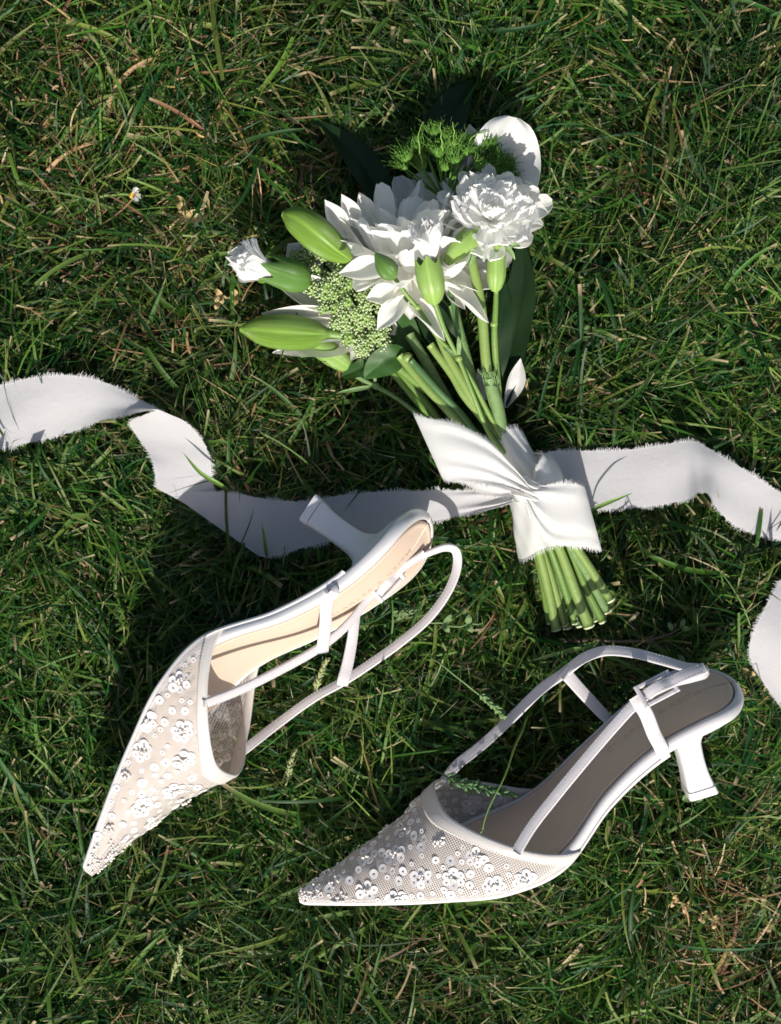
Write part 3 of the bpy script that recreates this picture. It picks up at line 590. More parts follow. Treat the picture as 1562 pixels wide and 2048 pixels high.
CAR = [petal_mesh('petal', M_carn, .15, c, ruffle=.055, seed=20 + i, nu=12, nv=25, fan=True) for i, c in enumerate((.08, .30, -.22, .45))]
ROUND = petal_mesh('petal', M_lily, .22, .10, 1.3, .42, seed=70, wav=.22, nu=24, nv=25)
def put_petal(me, parent, base, d, up, L, Wd, Z=None):
    A = frame(d, up); inst('petal', me, parent, xform(base, A, (L, Wd, Z or L)))
def petal_px(me, parent, b, t, wpx, up=(0, 0, 1)):
    """petal from photo point b to t (px, py, z mm), wpx wide"""
    p, q = W(*b), W(*t); L = np.linalg.norm(q - p); put_petal(me, parent, p, q - p, up, L, wpx*.2500e-3, L)
def mum(c, axis, rings, parent, rr, wid=.34):
    """chrysanthemum: rings of (count, angle off the axis, length in mm, base offset mm)"""
    A = frame(frame(axis, UP)[:, 1], axis); A = np.stack([A[:, 0], A[:, 1], A[:, 2]], 1)
    for n, ang, L, up in rings:
        ph = rr.uniform(0, 6)
        for k in range(n):
            a = ph + 2*np.pi*(k + rr.normal(0, .12))/n; g = math.radians(ang + rr.normal(0, 5)); l = L*rr.uniform(.88, 1.1)/1000
            rad = A @ np.array([math.cos(a), math.sin(a), 0]); ax = A[:, 2]; d = rad*math.sin(g) + ax*math.cos(g); nu_ = ax*math.sin(g) - rad*math.cos(g)
            base = c + ax*up/1000 + rad*.003
            put_petal(MUM[rr.integers(0, 3)], parent, base, d, nu_ + rr.normal(0, .12, 3), l, l*wid*rr.uniform(.9, 1.15), l)
r = np.random.default_rng(21)
mc = group_part('chrysanthemum', W(822, 505, 38))
mum(W(830, 545, 25), np.array([.02, .90, .44]), [(15, 94, 40, 0), (16, 76, 43, 1), (16, 59, 43, 2), (15, 43, 41, 3), (12, 26, 37, 4), (7, 9, 32, 5)], mc, r, .35)
md = group_part('chrysanthemum', W(985, 440, 40))
mum(W(978, 442, 36), np.array([.10, .42, .88]), [(13, 86, 25.5, 0), (12, 66, 24.5, 2), (8, 46, 21, 4)], md, r, .42)
# drooping back petals under the first chrysanthemum, each where the photograph shows it
low = group_part('drooping_flower', W(800, 590, 40))
for b, t, w, up in [((800, 540, 56), (678, 553, 56), 52, (0, .3, 1)), ((806, 580, 53), (732, 604, 53), 42, (0, .2, 1)), ((825, 590, 56), (757, 664, 54), 46, (-.3, .2, 1)), ((815, 575, 47), (768, 628, 42), 60, (0, .2, 1)),
                    ((808, 590, 52), (877, 693, 52), 44, (.5, .2, .8)), ((700, 478, 36), (648, 400, 40), 40, (-.2, .3, 1)), ((722, 460, 36), (682, 388, 40), 36, (-.2, .3, 1)), ((745, 450, 34), (716, 384, 38), 36, (-.1, .3, 1)), ((690, 490, 34), (640, 440, 36), 34, (-.2, .3, 1)), ((835, 545, 51), (820, 640, 49), 78, (0, 0, 1)), ((815, 540, 52), (775, 585, 50), 70, (-.2, 0, 1)), ((850, 560, 48), (842, 625, 44), 60, (0, 0, 1)),
                    ((880, 545, 48), (954, 594, 46), 40, (.3, .5, .8)), ((885, 558, 48), (964, 660, 50), 36, (.4, .4, .8)), ((890, 575, 42), (925, 622, 40), 30, (.2, .3, .9)), ((905, 540, 42), (955, 570, 40), 30, (.2, .3, .9))]:
    petal_px((LIL[0] if w > 45 else LIL[1]), low, b, t, w, up)
# double carnation in front of the second chrysanthemum
def carnation(c, axis, rings, rr, parent):
    A = frame(frame(axis, UP)[:, 1], axis)
    for n, ang, L, wd in rings:
        ph = rr.uniform(0, 6)
        for k in range(n):
            a = ph + 2*np.pi*(k + rr.normal(0, .12))/n; g = math.radians(ang + rr.normal(0, 5)); rad = A @ np.array([math.cos(a), math.sin(a), 0]); ax = A[:, 2]
            d = rad*math.sin(g) + ax*math.cos(g); l = L*rr.uniform(.9, 1.08)/1000
            put_petal(CAR[rr.integers(0, 4)], parent, c + rad*.001 + ax*(90 - ang)*.00002, d, ax*math.sin(g) - rad*math.cos(g) + rr.normal(0, .08, 3), l, l*wd*rr.uniform(.9, 1.1), l)
ca = group_part('carnation', W(985, 440, 56)); carnation(W(984, 440, 52), np.array([.02, .35, .93]), [(7, 84, 21, .95), (7, 66, 19, .9), (7, 48, 16.5, .85), (7, 30, 14, .8), (5, 14, 12, .8)], r, ca)
cb = group_part('carnation', W(858, 500, 66)); carnation(W(860, 537, 68), np.array([-.05, .88, .38]), [(6, 20, 19, .62), (6, 13, 20, .6), (5, 6, 18, .55)], r, cb)
cw = group_part('carnation', W(520, 530, 44)); carnation(W(565, 551, 42), np.array([-.92, .30, .22]), [(6, 20, 23, .85), (5, 12, 22, .8), (4, 5, 20, .8)], r, cw)
# solids of revolution along a bent axis: buds and calyces
def pod(name, parent, ax, rad, m, k=28, ridge=0.0, nr=6, n=30, flat=1.0, teeth=0, open_end=False):
    C = cat(WP(ax), n); R = np.maximum(ctrl_r_s(rad, n), 1e-5)*.2500e-3; T = tangents(C); V = []
    a = np.linspace(0, 2*np.pi, k, endpoint=False)
    for i in range(n):
        N = UP - (UP @ T[i])*T[i]; N /= np.linalg.norm(N); Bn = np.cross(T[i], N); u = i/(n - 1)
        rr = R[i]*(1 - ridge*np.maximum(0, np.cos(nr*a + .6))**6*np.sin(np.pi*min(u*1.15, 1))**.5)
        c = C[i]
        sh = 0
        if teeth and u > .6: sh = ((u - .6)/.4)*teeth/1000*(np.abs(((a*5/(2*np.pi)) % 1)*2 - 1) - .5)
        V.append(c + (rr*np.cos(a))[:, None]*N*flat + (rr*np.sin(a))[:, None]*Bn + (np.zeros(k) + sh)[:, None]*T[i])
    V = np.stack(V); uv = np.stack([np.repeat(np.linspace(0, 1, n), k), np.tile(np.abs(np.linspace(-1, 1, k)), n)], 1)
    F = grid_faces(n, k, True).tolist(); F.append(list(range(k))[::-1])
    if not open_end: F.append(list(range((n-1)*k, n*k)))
    return obj(name, V.reshape(-1, 3), F, m, parent, uv=uv)
def ctrl_r_s(rd, n): return np.clip(cat(np.array(rd, float)[:, None], n)[:, 0], 0, None)
def stem(name, parent, pts, rpx, m, n=40, k=10, ridge=0.0):
    C = catc(WP(pts), n); t = np.linspace(0, 1, n); q = sum(map(ord, name)) + pts[0][0]; C = C + np.stack([np.sin(t*19 + q), np.cos(t*23 + q*2), np.sin(t*17 + q*3)], 1)*.00022
    V, F = tube_geo(C, ctrl_r(np.atleast_1d(rpx)*.25e-3, n)*(1 + .05*np.sin(t*13 + q) + .035*np.sin(t*31 + q*2)), k, ridge); return obj(name, V, F, m, parent)
# lily buds
lb = group_part('lily_bud', W(570, 665, 30))
pod('bud', lb, [(660, 669, 34), (630, 668, 34), (590, 666, 34), (550, 663, 33), (515, 660, 32), (480, 658, 31)], [9, 27, 35, 34, 26, 5], M_bud, ridge=.10, nr=3, k=36)
stem('stem', lb, [(655, 668, 34), (690, 672, 34), (725, 690, 30), (790, 730, 26), (880, 800, 25), (960, 880, 24), (1010, 940, 24)], [11, 9.5, 9.5, 10, 10, 10, 10], M_stemM)
lb2 = group_part('lily_bud', W(620, 460, 40))
pod('bud', lb2, [(700, 520, 38), (672, 500, 42), (640, 474, 45), (610, 450, 46), (585, 435, 45), (566, 427, 44)], [10, 26, 34, 32, 24, 7], M_bud, ridge=.10, nr=3, k=36)
# carnation calyces and closed buds
pod('calyx', cw, [(612, 558, 36), (604, 558, 38), (585, 552, 41), (560, 544, 42), (535, 536, 43)], [10, 26, 32, 31, 27], M_dcalyx, ridge=.05, nr=5, teeth=9, open_end=True)
pod('calyx', cb, [(870, 607, 62), (868, 598, 63), (864, 575, 67), (858, 545, 69), (854, 520, 70)], [9, 17, 25, 26, 24], M_calyx, ridge=.04, nr=5, teeth=5, open_end=True)
cr = group_part('carnation', W(992, 540, 52))
pod('calyx', cr, [(991, 582, 48), (991, 574, 49), (992, 550, 51), (993, 515, 53), (996, 488, 54)], [6, 13, 19, 18, 17], M_calyx, ridge=.04, nr=5, teeth=5, open_end=True)
pod('calyx', ca, [(893, 527, 57), (898, 520, 57), (914, 502, 58), (930, 486, 58), (945, 470, 57)], [7, 12, 19, 22, 21], M_calyx, ridge=.04, nr=5, teeth=6, open_end=True)
bu = group_part('closed_bud', W(768, 530, 58)); pod('bud', bu, [(789, 552, 65), (784, 548, 66), (775, 538, 67), (764, 524, 68), (749, 504, 69)], [6, 16, 20, 16, 1.5], M_dcalyx, ridge=.12, nr=5)
cl2 = group_part('closed_bud', W(650, 700, 24)); pod('bud', cl2, [(705, 737, 18), (692, 728, 19), (665, 708, 21), (635, 690, 22), (610, 678, 22)], [6, 18, 25, 22, 16], M_calyx, ridge=.05, nr=5, teeth=6)
# wide lily petals under the left buds and behind the bouquet
ol = group_part('open_lily', W(640, 620, 20))
for b, t, w, up, mi in [((735, 660, 28), (525, 625, 26), 70, (0, -.2, 1), 0), ((730, 640, 26), (540, 575, 28), 66, (0, .3, 1), 1), ((745, 675, 22), (530, 655, 20), 80, (0, -.3, 1), 0), ((735, 640, 20), (545, 700, 15), 60, (0, -.4, 1), 0), ((740, 640, 24), (698, 720, 22), 46, (.2, -.2, 1), 1), ((760, 640, 22), (720, 714, 16), 62, (.1, -.3, 1), 0), ((770, 640, 24), (790, 672, 24), 30, (0, 0, 1), 1), ((640, 560, 26), (575, 490, 26), 80, (-.1, .3, 1), 0)]:
    petal_px(LIL[mi], ol, b, t, w, up)
back = group_part('open_lily', W(1010, 330, 30))
petal_px(ROUND, back, (985, 450, 30), (1022, 236, 34), 150, (.15, .05, 1)); petal_px(LIL[1], back, (960, 420, 26), (935, 255, 28), 90, (0, .3, 1)); petal_px(LIL[0], back, (1000, 430, 28), (1062, 350, 24), 60, (.2, .2, 1))
petal_px(LIL[1], back, (975, 800, 22), (958, 735, 24), 26, (-.2, 0, 1)); petal_px(LIL[0], back, (1010, 815, 16), (1038, 715, 20), 38, (.3, 0, 1))

# Queen Anne's lace: umbellets of tiny florets on rays
def floret_cluster(seed, n=20, R=.0043, dome=.6, fr=.00062):
    rr = np.random.default_rng(seed); b, bf = ball(1, 2, 5); parts = []
    for i in range(n):
        a = i*2.4; q = math.sqrt((i + .5)/n); z = dome*R*(1 - q*q); s = fr*rr.uniform(.7, 1.15)
        p = np.array([math.cos(a)*q*R, math.sin(a)*q*R, z]) + rr.normal(0, R*.07, 3)
        parts.append((p + b*np.array([s*1.15, s*1.15, s*.8]), bf))
        for k in range(2): parts.append((p + rr.normal(0, fr*.9, 3) + b*s*.55, bf))
    return merge(parts)
def rays(seed, n=12, R=.0040, h=.0045):
    rr = np.random.default_rng(seed); parts = []
    for i in range(n):
        a = i*2.4; q = math.sqrt((i + .5)/n); e = np.array([math.cos(a)*q*R, math.sin(a)*q*R, .0004]); parts.append(tube_geo(cat(np.array([[0, 0, -h], e*.4 + [0, 0, -h*.55], e]), 5), .00022, 4))
    b, bf = ball(1, 3, 7); parts.append((b*np.array([R*.98, R*.98, h*.42]) - [0, 0, h*.16], bf))
    return merge(parts)
UMB = [make_mesh('floret_head', *floret_cluster(40 + i, n), M_floret) for i, n in enumerate((16, 20, 24))]
RAY = [make_mesh('ray_cup', *rays(50 + i), M_umbel) for i in range(2)]
ql = group_part('queen_annes_lace', W(690, 590, 30)); cq = W(738, 660, 22); poly = np.array([(598, 505), (640, 490), (672, 505), (705, 540), (742, 560), (765, 575), (770, 640), (762, 690), (730, 712), (700, 690), (668, 650), (640, 610), (612, 560)], float)
def inside(p, poly):
    x, y = p; c = False; n = len(poly)
    for i in range(n):
        x1, y1 = poly[i]; x2, y2 = poly[i-1]
        if (y1 > y) != (y2 > y) and x < (x2 - x1)*(y - y1)/(y2 - y1) + x1: c = not c
    return c
r = np.random.default_rng(33); spots = []; raypaths = []
for _ in range(6000):
    p = np.array([r.uniform(590, 775), r.uniform(480, 720)])
    if inside(p, poly) and all(np.hypot(*(p - q)) > 19.5 for q in spots): spots.append(p)
spots += [np.array(q) for q in ((590, 512), (612, 500), (650, 488), (668, 492), (740, 705), (768, 688), (722, 690), (757, 668))]
for p in spots:
    e = np.hypot(p[0] - 690, p[1] - 595)/110; q = W(p[0], p[1], 44 - 12*e + r.normal(0, 1.2)); ax = (q - cq); ax /= np.linalg.norm(ax); ax = ax*.55 + np.array([-.1, -.15, .75]) + r.normal(0, .16, 3); ax /= np.linalg.norm(ax); Rm = zframe(ax, r); s = r.uniform(.82, 1.12)
    u = inst('umbellet', UMB[r.integers(0, 3)], ql, xform(q, Rm, (s, s, s))); inst('umbellet_cup', RAY[r.integers(0, 2)], ql, xform(q, Rm, (s, s, s)))
    raypaths.append(tube_geo(cat(np.array([cq, (cq + q)/2 + [0, 0, -.002], q - ax*.004*s]), 10), .00042, 5))
V, F = merge(raypaths); tag(obj('ray', V, F, M_umbel, ql), kind='stuff')
# second, still closed umbel at the top: cups of thin bracts
def hair_cup(seed, n=34, R=.0042, h=.0058):
    rr = np.random.default_rng(seed); parts = []; b, bf = ball(1, 3, 7)
    parts.append((b*np.array([R*.72, R*.72, h*.40]) + [0, 0, h*.42], bf))
    for i in range(n):
        a = i*2.4 + rr.normal(0, .2); q = math.sqrt((i + .5)/n); d = np.array([math.cos(a), math.sin(a), 0]); l = h*rr.uniform(.85, 1.25)*(1.2 if q > .85 else 1); o = R*q
        parts.append(tube_geo(cat(np.array([[0, 0, 0], d*o*.75 + [0, 0, l*.35], d*o*1.1 + [0, 0, l*.8], d*o*(.95 if q < .8 else 1.7) + [0, 0, l*1.1]]), 7), np.linspace(.00026, .00007, 7), 4))
        if q < .9: parts.append((d*o*.9 + [0, 0, l*.85] + b*.00045, bf))
    return merge(parts)
HC = [make_mesh('bract_cup', *hair_cup(60 + i), M_umbelD) for i in range(3)]
um = group_part('bud_umbel', W(890, 400, 34)); c0 = W(890, 400, 34); raypaths = []
for i, (px, py) in enumerate([(868, 262), (893, 266), (836, 290), (876, 305), (905, 285), (940, 283), (935, 300), (812, 312), (840, 318), (795, 325), (806, 330), (842, 330), (872, 300), (912, 318), (928, 300), (968, 290), (985, 300), (985, 318), (1000, 322), (1015, 325), (960, 315), (950, 300), (1005, 345), (1018, 352), (1015, 335), (825, 300), (855, 292), (905, 300), (990, 340), (1010, 372), (975, 282), (890, 330), (960, 330)]):
    q = W(px, py, 44 + r.normal(0, 3) - abs(px - 905)*.05); ax = (q - c0); ax /= np.linalg.norm(ax); ax = ax*.9 + np.array([0, .1, .35]) + r.normal(0, .12, 3); ax /= np.linalg.norm(ax); s = r.uniform(.9, 1.2)
    inst('bract_cup', HC[i % 3], um, xform(q - ax*.003, zframe(ax, r), (s, s, s))); raypaths.append(tube_geo(cat(np.array([c0, c0*.4 + q*.6 + r.normal(0, .0012, 3), q - ax*.003]), 10), .0005, 5))
V, F = merge(raypaths); tag(obj('ray', V, F, M_umbelD, um), kind='stuff')
for pts in ([(845, 330, 44), (838, 290, 48), (838, 262, 50), (848, 243, 50)], [(885, 300, 46), (882, 270, 52), (880, 245, 54)], [(905, 290, 46), (908, 262, 52), (904, 243, 54)], [(930, 290, 44), (950, 270, 46), (978, 262, 46)]): stem('bract', um, pts, [1.8, 1.6, .7], M_umbel, 20, 5)

# stems: above the bow, through it, to the cut ends below
bn = (1050, 965)
def long_stem(top, off, dz, end, rpx, m, zend=20, ridge=0.0, parent=bq, node=None, cut=True):
    pts = top + [(bn[0] + off - 12, bn[1] - 30, 27 + dz), (bn[0] + off, bn[1], 27 + dz)]
    if end: pts += [((bn[0] + off)*.5 + end[0]*.5 + 4, (bn[1] + end[1])*.5, (25 + dz)*.5 + zend*.5 + 1), (end[0], end[1], zend)]
    rpx = np.array(rpx, float)*.88
    o = stem('stem', parent, pts, rpx, m, 70, 12, ridge)
    if end and cut:
        P = WP(pts); d = P[-1] - P[-2]; d /= np.linalg.norm(d); C = np.array([P[-1] - d*.0002, P[-1] + d*.0007]); V, F = tube_geo(C, np.atleast_1d(rpx)[-1]*.25e-3*1.03, 10); obj('cut_end', V, F, M_cut, o, False)
    if node:
        for nd in node: V, F = ball(1, 5, 10); obj('node', W(*nd[:3]) + V*np.array([1, 1, 1])*nd[3]*.25e-3, F, M_stemL, o)
    return o
long_stem([(940, 500, 50), (952, 560, 49), (964, 640, 46), (972, 720, 42), (985, 800, 37), (1010, 880, 32)], 6, 6, (1222, 1200), [12, 11, 11, 11, 11, 11, 11, 10], M_stemL, 24, .03)
long_stem([(992, 580, 48), (989, 640, 46), (988, 660, 45), (996, 760, 38), (1008, 850, 32)], 14, 2, (1205, 1243), [5, 7.5, 7, 5, 5.5, 7, 8, 9], M_stemM, 19, node=[(988, 648, 45.5, 8)])
long_stem([(869, 605, 60), (890, 660, 55), (915, 712, 50), (945, 790, 44), (985, 875, 36)], 0, 9, (1150, 1245), [6, 5.5, 5, 6, 6.5, 7, 7, 8], M_stemM, 18, node=[(917, 716, 50, 8)])
long_stem([(788, 553, 65), (815, 590, 61), (836, 618, 57), (870, 668, 51), (912, 712, 48)], -6, 4, None, [4.5, 5, 4.5, 5, 5.5, 6, 6, 6], M_stemM, node=[(834, 614, 57.6, 7)])
long_stem([(850, 570, 40), (868, 640, 40), (890, 700, 40), (940, 790, 37), (990, 870, 32)], -12, 3, (1128, 1250), [10, 10, 11, 11, 11, 10, 9, 8], M_stemL, 15)
long_stem([(860, 690, 36), (905, 750, 36), (926, 785, 36), (960, 828, 35), (1003, 885, 32)], 8, 8, (1178, 1252), [9, 10, 11.5, 11, 11, 11, 12, 13], M_stemL, 22, .03, node=None)
long_stem([(800, 712, 33), (850, 770, 34), (895, 820, 33), (940, 875, 31), (985, 920, 29)], -10, 5, (1112, 1258), [10, 11, 11, 10.5, 10, 10, 10, 11], M_stemL, 17, node=[(815, 715, 34, 11)])
long_stem([(822, 722, 36), (870, 775, 36), (920, 825, 34), (965, 880, 32)], -2, 5, (1160, 1250), [8, 8, 8, 8, 9, 10, 11], M_stemD, 17)
long_stem([(818, 670, 26), (850, 720, 27), (885, 780, 27), (930, 850, 26)], -4, -2, (1135, 1255), [12, 12, 11, 10, 10, 10, 10], M_stemG, 13)
long_stem([(770, 700, 20), (805, 750, 20), (860, 815, 21), (915, 885, 21)], -14, -3, (1100, 1245), [7, 8, 8, 8, 8, 8, 9], M_stemM, 14)
long_stem([(715, 690, 20), (780, 740, 18), (850, 820, 18), (925, 890, 20)], -16, -2, (1180, 1230), [8, 8, 8, 8, 8, 9, 10], M_stemM, 12)
long_stem([(905, 610, 38), (915, 650, 38), (935, 720, 37), (960, 800, 34), (1000, 875, 30)], 4, -1, (1190, 1240), [11, 11, 11, 10, 10, 10, 10], M_stemG, 16)
long_stem([(978, 755, 41), (990, 800, 38), (1005, 860, 34)], 12, 5, (1215, 1222), [15, 14, 13, 12, 11, 11, 11], M_stemG, 18, .05)
long_stem([(890, 535, 44), (900, 580, 43), (912, 640, 41), (935, 730, 36), (975, 820, 31)], 2, -3, None, [6, 5, 5, 5, 5, 5, 5], M_stemD)
thin = stem('stem', bq, [(625, 705, 20), (680, 735, 19), (752, 772, 18), (800, 802, 18), (850, 835, 19), (960, 890, 21)], [5, 5.5, 5, 4.5, 4.5, 4.5], M_stemG)
for nd in ((752, 772, 18.5, 8), (636, 702, 20, 10)): V, F = ball(1, 5, 10); obj('node', W(*nd[:3]) + V*nd[3]*.25e-3, F, M_stemG, thin)
# torn fibres on the stripped stem
q = []
for k in range(16): x = 962 + k*2.1; q.append(tube_geo(cat(WP([(x + 6, 772, 42.5), (x + 2 + r.normal(0, 1), 752, 43.5), (x + r.normal(0, 3), 738 + r.uniform(0, 10), 44 + r.uniform(0, 2)), (x - 4 + r.normal(0, 4), 744 + r.uniform(-6, 6), 45)]), 8), np.linspace(.0003, .0001, 8), 4))
V, F = merge(q); tag(obj('torn_fibre', V, F, M_stemG, bq), kind='stuff')
# leaves
def leaf(name, parent, pts, wpx, m, up=(0, 0, 1), fold=.35, curl=0.0, nu=26, nv=11, tipp=1.0, serr=0.0):
    C = cat(WP(pts), nu); T = tangents(C); u = np.linspace(0, 1, nu); w = wpx*.125e-3*np.sin(np.pi*np.clip(u**.85, 0, 1))**.75; v = np.linspace(-1, 1, nv); V = []
    for i in range(nu):
        n = np.array(up, float); n -= (n @ T[i])*T[i]; n /= np.linalg.norm(n); s = np.cross(n, T[i])
        for x in v: V.append(C[i] + s*x*w[i]*(1 + serr*np.sin(u[i]*40)) + n*(fold*abs(x)*w[i] - .18*w[i]*math.exp(-(x/.12)**2)*.3 + curl*w[i]*x*x + .05*w[i]*math.sin(u[i]*14 + x*3)))
    return obj(name, np.array(V), grid_faces(nu, nv), m, parent)
leaf('leaf', bq, [(1000, 830, 14), (1010, 740, 17), (1030, 640, 19), (1045, 560, 18), (1040, 470, 16)], 74, M_leafD, (-.2, 0, 1), .3)
leaf('leaf', bq, [(970, 800, 14), (985, 720, 20), (1000, 640, 22), (1010, 560, 20)], 60, M_leafD, (.3, 0, 1), .3)
leaf('leaf', bq, [(775, 430, 14), (748, 365, 15), (705, 305, 13), (634, 240, 10)], 74, M_leafD, (.2, .5, 1), .25)
leaf('leaf', bq, [(880, 340, 16), (885, 270, 17), (910, 210, 15), (945, 158, 12)], 84, M_leafD, (-.1, .5, 1), .2)
leaf('leaf', bq, [(812, 702, 31), (785, 715, 33), (755, 732, 31), (728, 757, 26)], 58, M_leafM, (0, -.2, 1), .25)
leaf('leaf', bq, [(755, 722, 24), (720, 738, 24), (682, 754, 19)], 34, M_leafM, (0, .2, 1), .3)
leaf('leaf', bq, [(905, 700, 26), (880, 660, 30), (860, 610, 30), (850, 570, 28)], 70, M_leafD, (0, 0, 1), .2)
leaf('leaf', bq, [(840, 700, 22), (800, 655, 24), (775, 620, 24), (760, 580, 22)], 70, M_leafM, (0, 0, 1), .2)
leaf('leaf', bq, [(1062, 440, 26), (1072, 405, 28), (1066, 370, 26)], 30, M_weed, (.3, 0, 1), .2)
leaf('leaf', bq, [(530, 565, 34), (520, 558, 34), (505, 548, 33)], 14, M_bud, (0, 0, 1), .2)
for pts in ([(752, 772, 18), (715, 778, 20), (672, 786, 20)], [(752, 772, 18), (745, 735, 22), (735, 715, 24)], [(636, 702, 20), (620, 690, 22), (605, 690, 23)], [(636, 702, 20), (618, 708, 20), (600, 716, 20)], [(917, 716, 50), (895, 700, 50), (885, 690, 49)], [(917, 716, 50), (918, 690, 55), (916, 672, 56)], [(834, 614, 54), (815, 600, 56), (806, 590, 56)], [(944, 470, 53), (965, 485, 56), (980, 500, 55)], [(950, 480, 53), (948, 510, 56), (938, 540, 54)], [(1008, 492, 54), (1022, 505, 54), (1030, 520, 52)], [(1010, 490, 54), (1030, 490, 54), (1040, 492, 52)]):
    leaf('sepal', bq, pts, 9, M_stemG, (0, 0, 1), .3, nu=10, nv=5)

# ------------------------------------------------------------------ small things in the lawn
def small_leaf_pts(c, a, l, z0, z1): return [(c[0], c[1], z0), (c[0] + l*.5*math.cos(a), c[1] + l*.5*math.sin(a), (z0 + z1)/2 + 2), (c[0] + l*math.cos(a), c[1] + l*math.sin(a), z1)]
dz = thing('daisy', W(268, 385, 20), 'small half closed white daisy in the grass, upper left', 'flower')
DP = petal_mesh('daisy_petal', M_petal, .3, .2, seed=80)
V, F = ball(1, 5, 10); obj('disc', W(266, 391, 25) + V*np.array([.0018, .0022, .0013]), F, M_daisyY, dz)
for k in range(16):
    a = k*2*np.pi/16 + r.normal(0, .1); d = np.array([.45*math.cos(a) + .55, math.sin(a), .35]); l = .0046*r.uniform(.8, 1.15); inst('petal', DP, dz, xform(W(267, 390, 25), frame(d, (-.3, 0, 1)), (l, .0016, l)))
stem('stem', dz, [(265, 391, 24), (240, 388, 22), (200, 394, 18), (150, 408, 8), (130, 415, 2)], [2.6, 2.6, 2.8, 2.8, 2.8], M_stemM, 24, 6)
dl = thing('dry_leaves', W(400, 430, 14), 'tuft of crisp tan dead leaves right of the daisy', 'dead leaves')
for pts, w in (([(430, 428, 18), (405, 432, 24), (372, 432, 22), (355, 425, 18)], 26), ([(425, 428, 18), (415, 405, 24), (405, 395, 22)], 22), ([(370, 430, 18), (352, 445, 20), (340, 462, 16)], 18), ([(372, 425, 20), (362, 405, 22), (352, 396, 18)], 20), ([(345, 400, 14), (330, 420, 16), (322, 440, 12)], 16), ([(360, 380, 14), (352, 360, 18), (340, 350, 16)], 12)): leaf('leaf', dl, pts, w, M_dry, (r.normal(0, .4), r.normal(0, .4), 1), .5, curl=.4, nu=14, nv=7)
stem('stem', dl, [(300, 365, 10), (335, 385, 15), (375, 405, 18), (410, 425, 18)], [2.2, 2.5, 2.5, 2], M_dry, 20, 6)
def sprig(c, ang, n, label, ln=70, m=M_weed, z=24, lw=16, ll=20):
    t = thing('weed_sprig', W(c[0], c[1], 0), label, 'weed', 'weed sprigs in the lawn'); ca_, sa_ = math.cos(ang), math.sin(ang)
    pts = [(c[0] + ca_*ln*f + r.normal(0, 3), c[1] + sa_*ln*f + r.normal(0, 3), z + 2*math.sin(f*3)) for f in np.linspace(0, 1, 5)]; stem('stem', t, pts, [2.4, 2.2, 1.6], m, 24, 6)
    for k in range(n):
        f = (k//2 + .5)/(n/2); p = pts[min(int(f*4), 4)]; a = ang + (1 if k % 2 else -1)*r.uniform(.8, 1.5); leaf('leaf', t, small_leaf_pts(p, a, ll*r.uniform(.8, 1.2), p[2] + .5, p[2] + r.uniform(1, 5)), lw, m, (r.normal(0, .3), r.normal(0, .3), 1), .3, nu=10, nv=5)
    return t
sprig((860, 1245), .05, 4, 'hairy grey green weed sprig left of the cut stem ends', 105, lw=13, ll=20)
sprig((1385, 1570), 1.5, 6, 'pale weed sprig growing at the shaded shoe heel tip', 40, M_weed)
sprig((1350, 1800), .5, 10, 'yellowish weed sprig low in the right corner grass', 120, M_dry, 20, 12, 16)
sprig((1500, 1350), 2.2, 6, 'pale dry sprig between the shaded shoe and the right ribbon tail', 60, M_dry, 16, 14, 16)
sprig((470, 590), 2.9, 6, 'small tan weed rosette left of the white lily petals', 50, M_dry, 18, 12, 18)
tw = thing('twig', W(1200, 1270, 0), 'thin forked brown twig in the grass above the shaded shoe', 'twig')
stem('stem', tw, [(1130, 1283, 16), (1190, 1280, 20), (1260, 1283, 21), (1330, 1272, 22), (1362, 1255, 22)], [3, 3.2, 3, 2.6, 1.6], M_twig, 40, 7); stem('branch', tw, [(1300, 1278, 21), (1330, 1300, 20), (1360, 1318, 16)], [2.4, 2, 1.2], M_twig, 16, 6)
for p, a in (((1362, 1255), -1.2), ((1362, 1255), .2), ((1358, 1310), .9), ((1345, 1262), -2.0)): leaf('leaf', tw, small_leaf_pts(p, a, 20, 22, 24), 10, M_weed, (0, 0, 1), .3, nu=10, nv=5)
def pebble(c, rpx, z, label, seed):
    rr = np.random.default_rng(seed); V, F = ball(1, 9, 14); V = V*(1 + .12*np.sin(V[:, :1]*3 + rr.uniform(0, 6)) + .10*np.sin(V[:, 1:2]*4 + rr.uniform(0, 6)))*np.array([1, .85, .6])
    tag(obj('pebble', W(c[0], c[1], z) + V*rpx*.25e-3, F, M_stone), label, 'pebble', 'pebbles among the grass')
pebble((1128, 1292), 17, 14, 'round brown pebble just below the cut stem ends', 1); pebble((1115, 1318), 13, 12, 'small brown pebble between the pale stem litter and the sling strap', 2); pebble((1463, 1305), 9, 17, 'tan pebble in the grass right of the twig', 3)
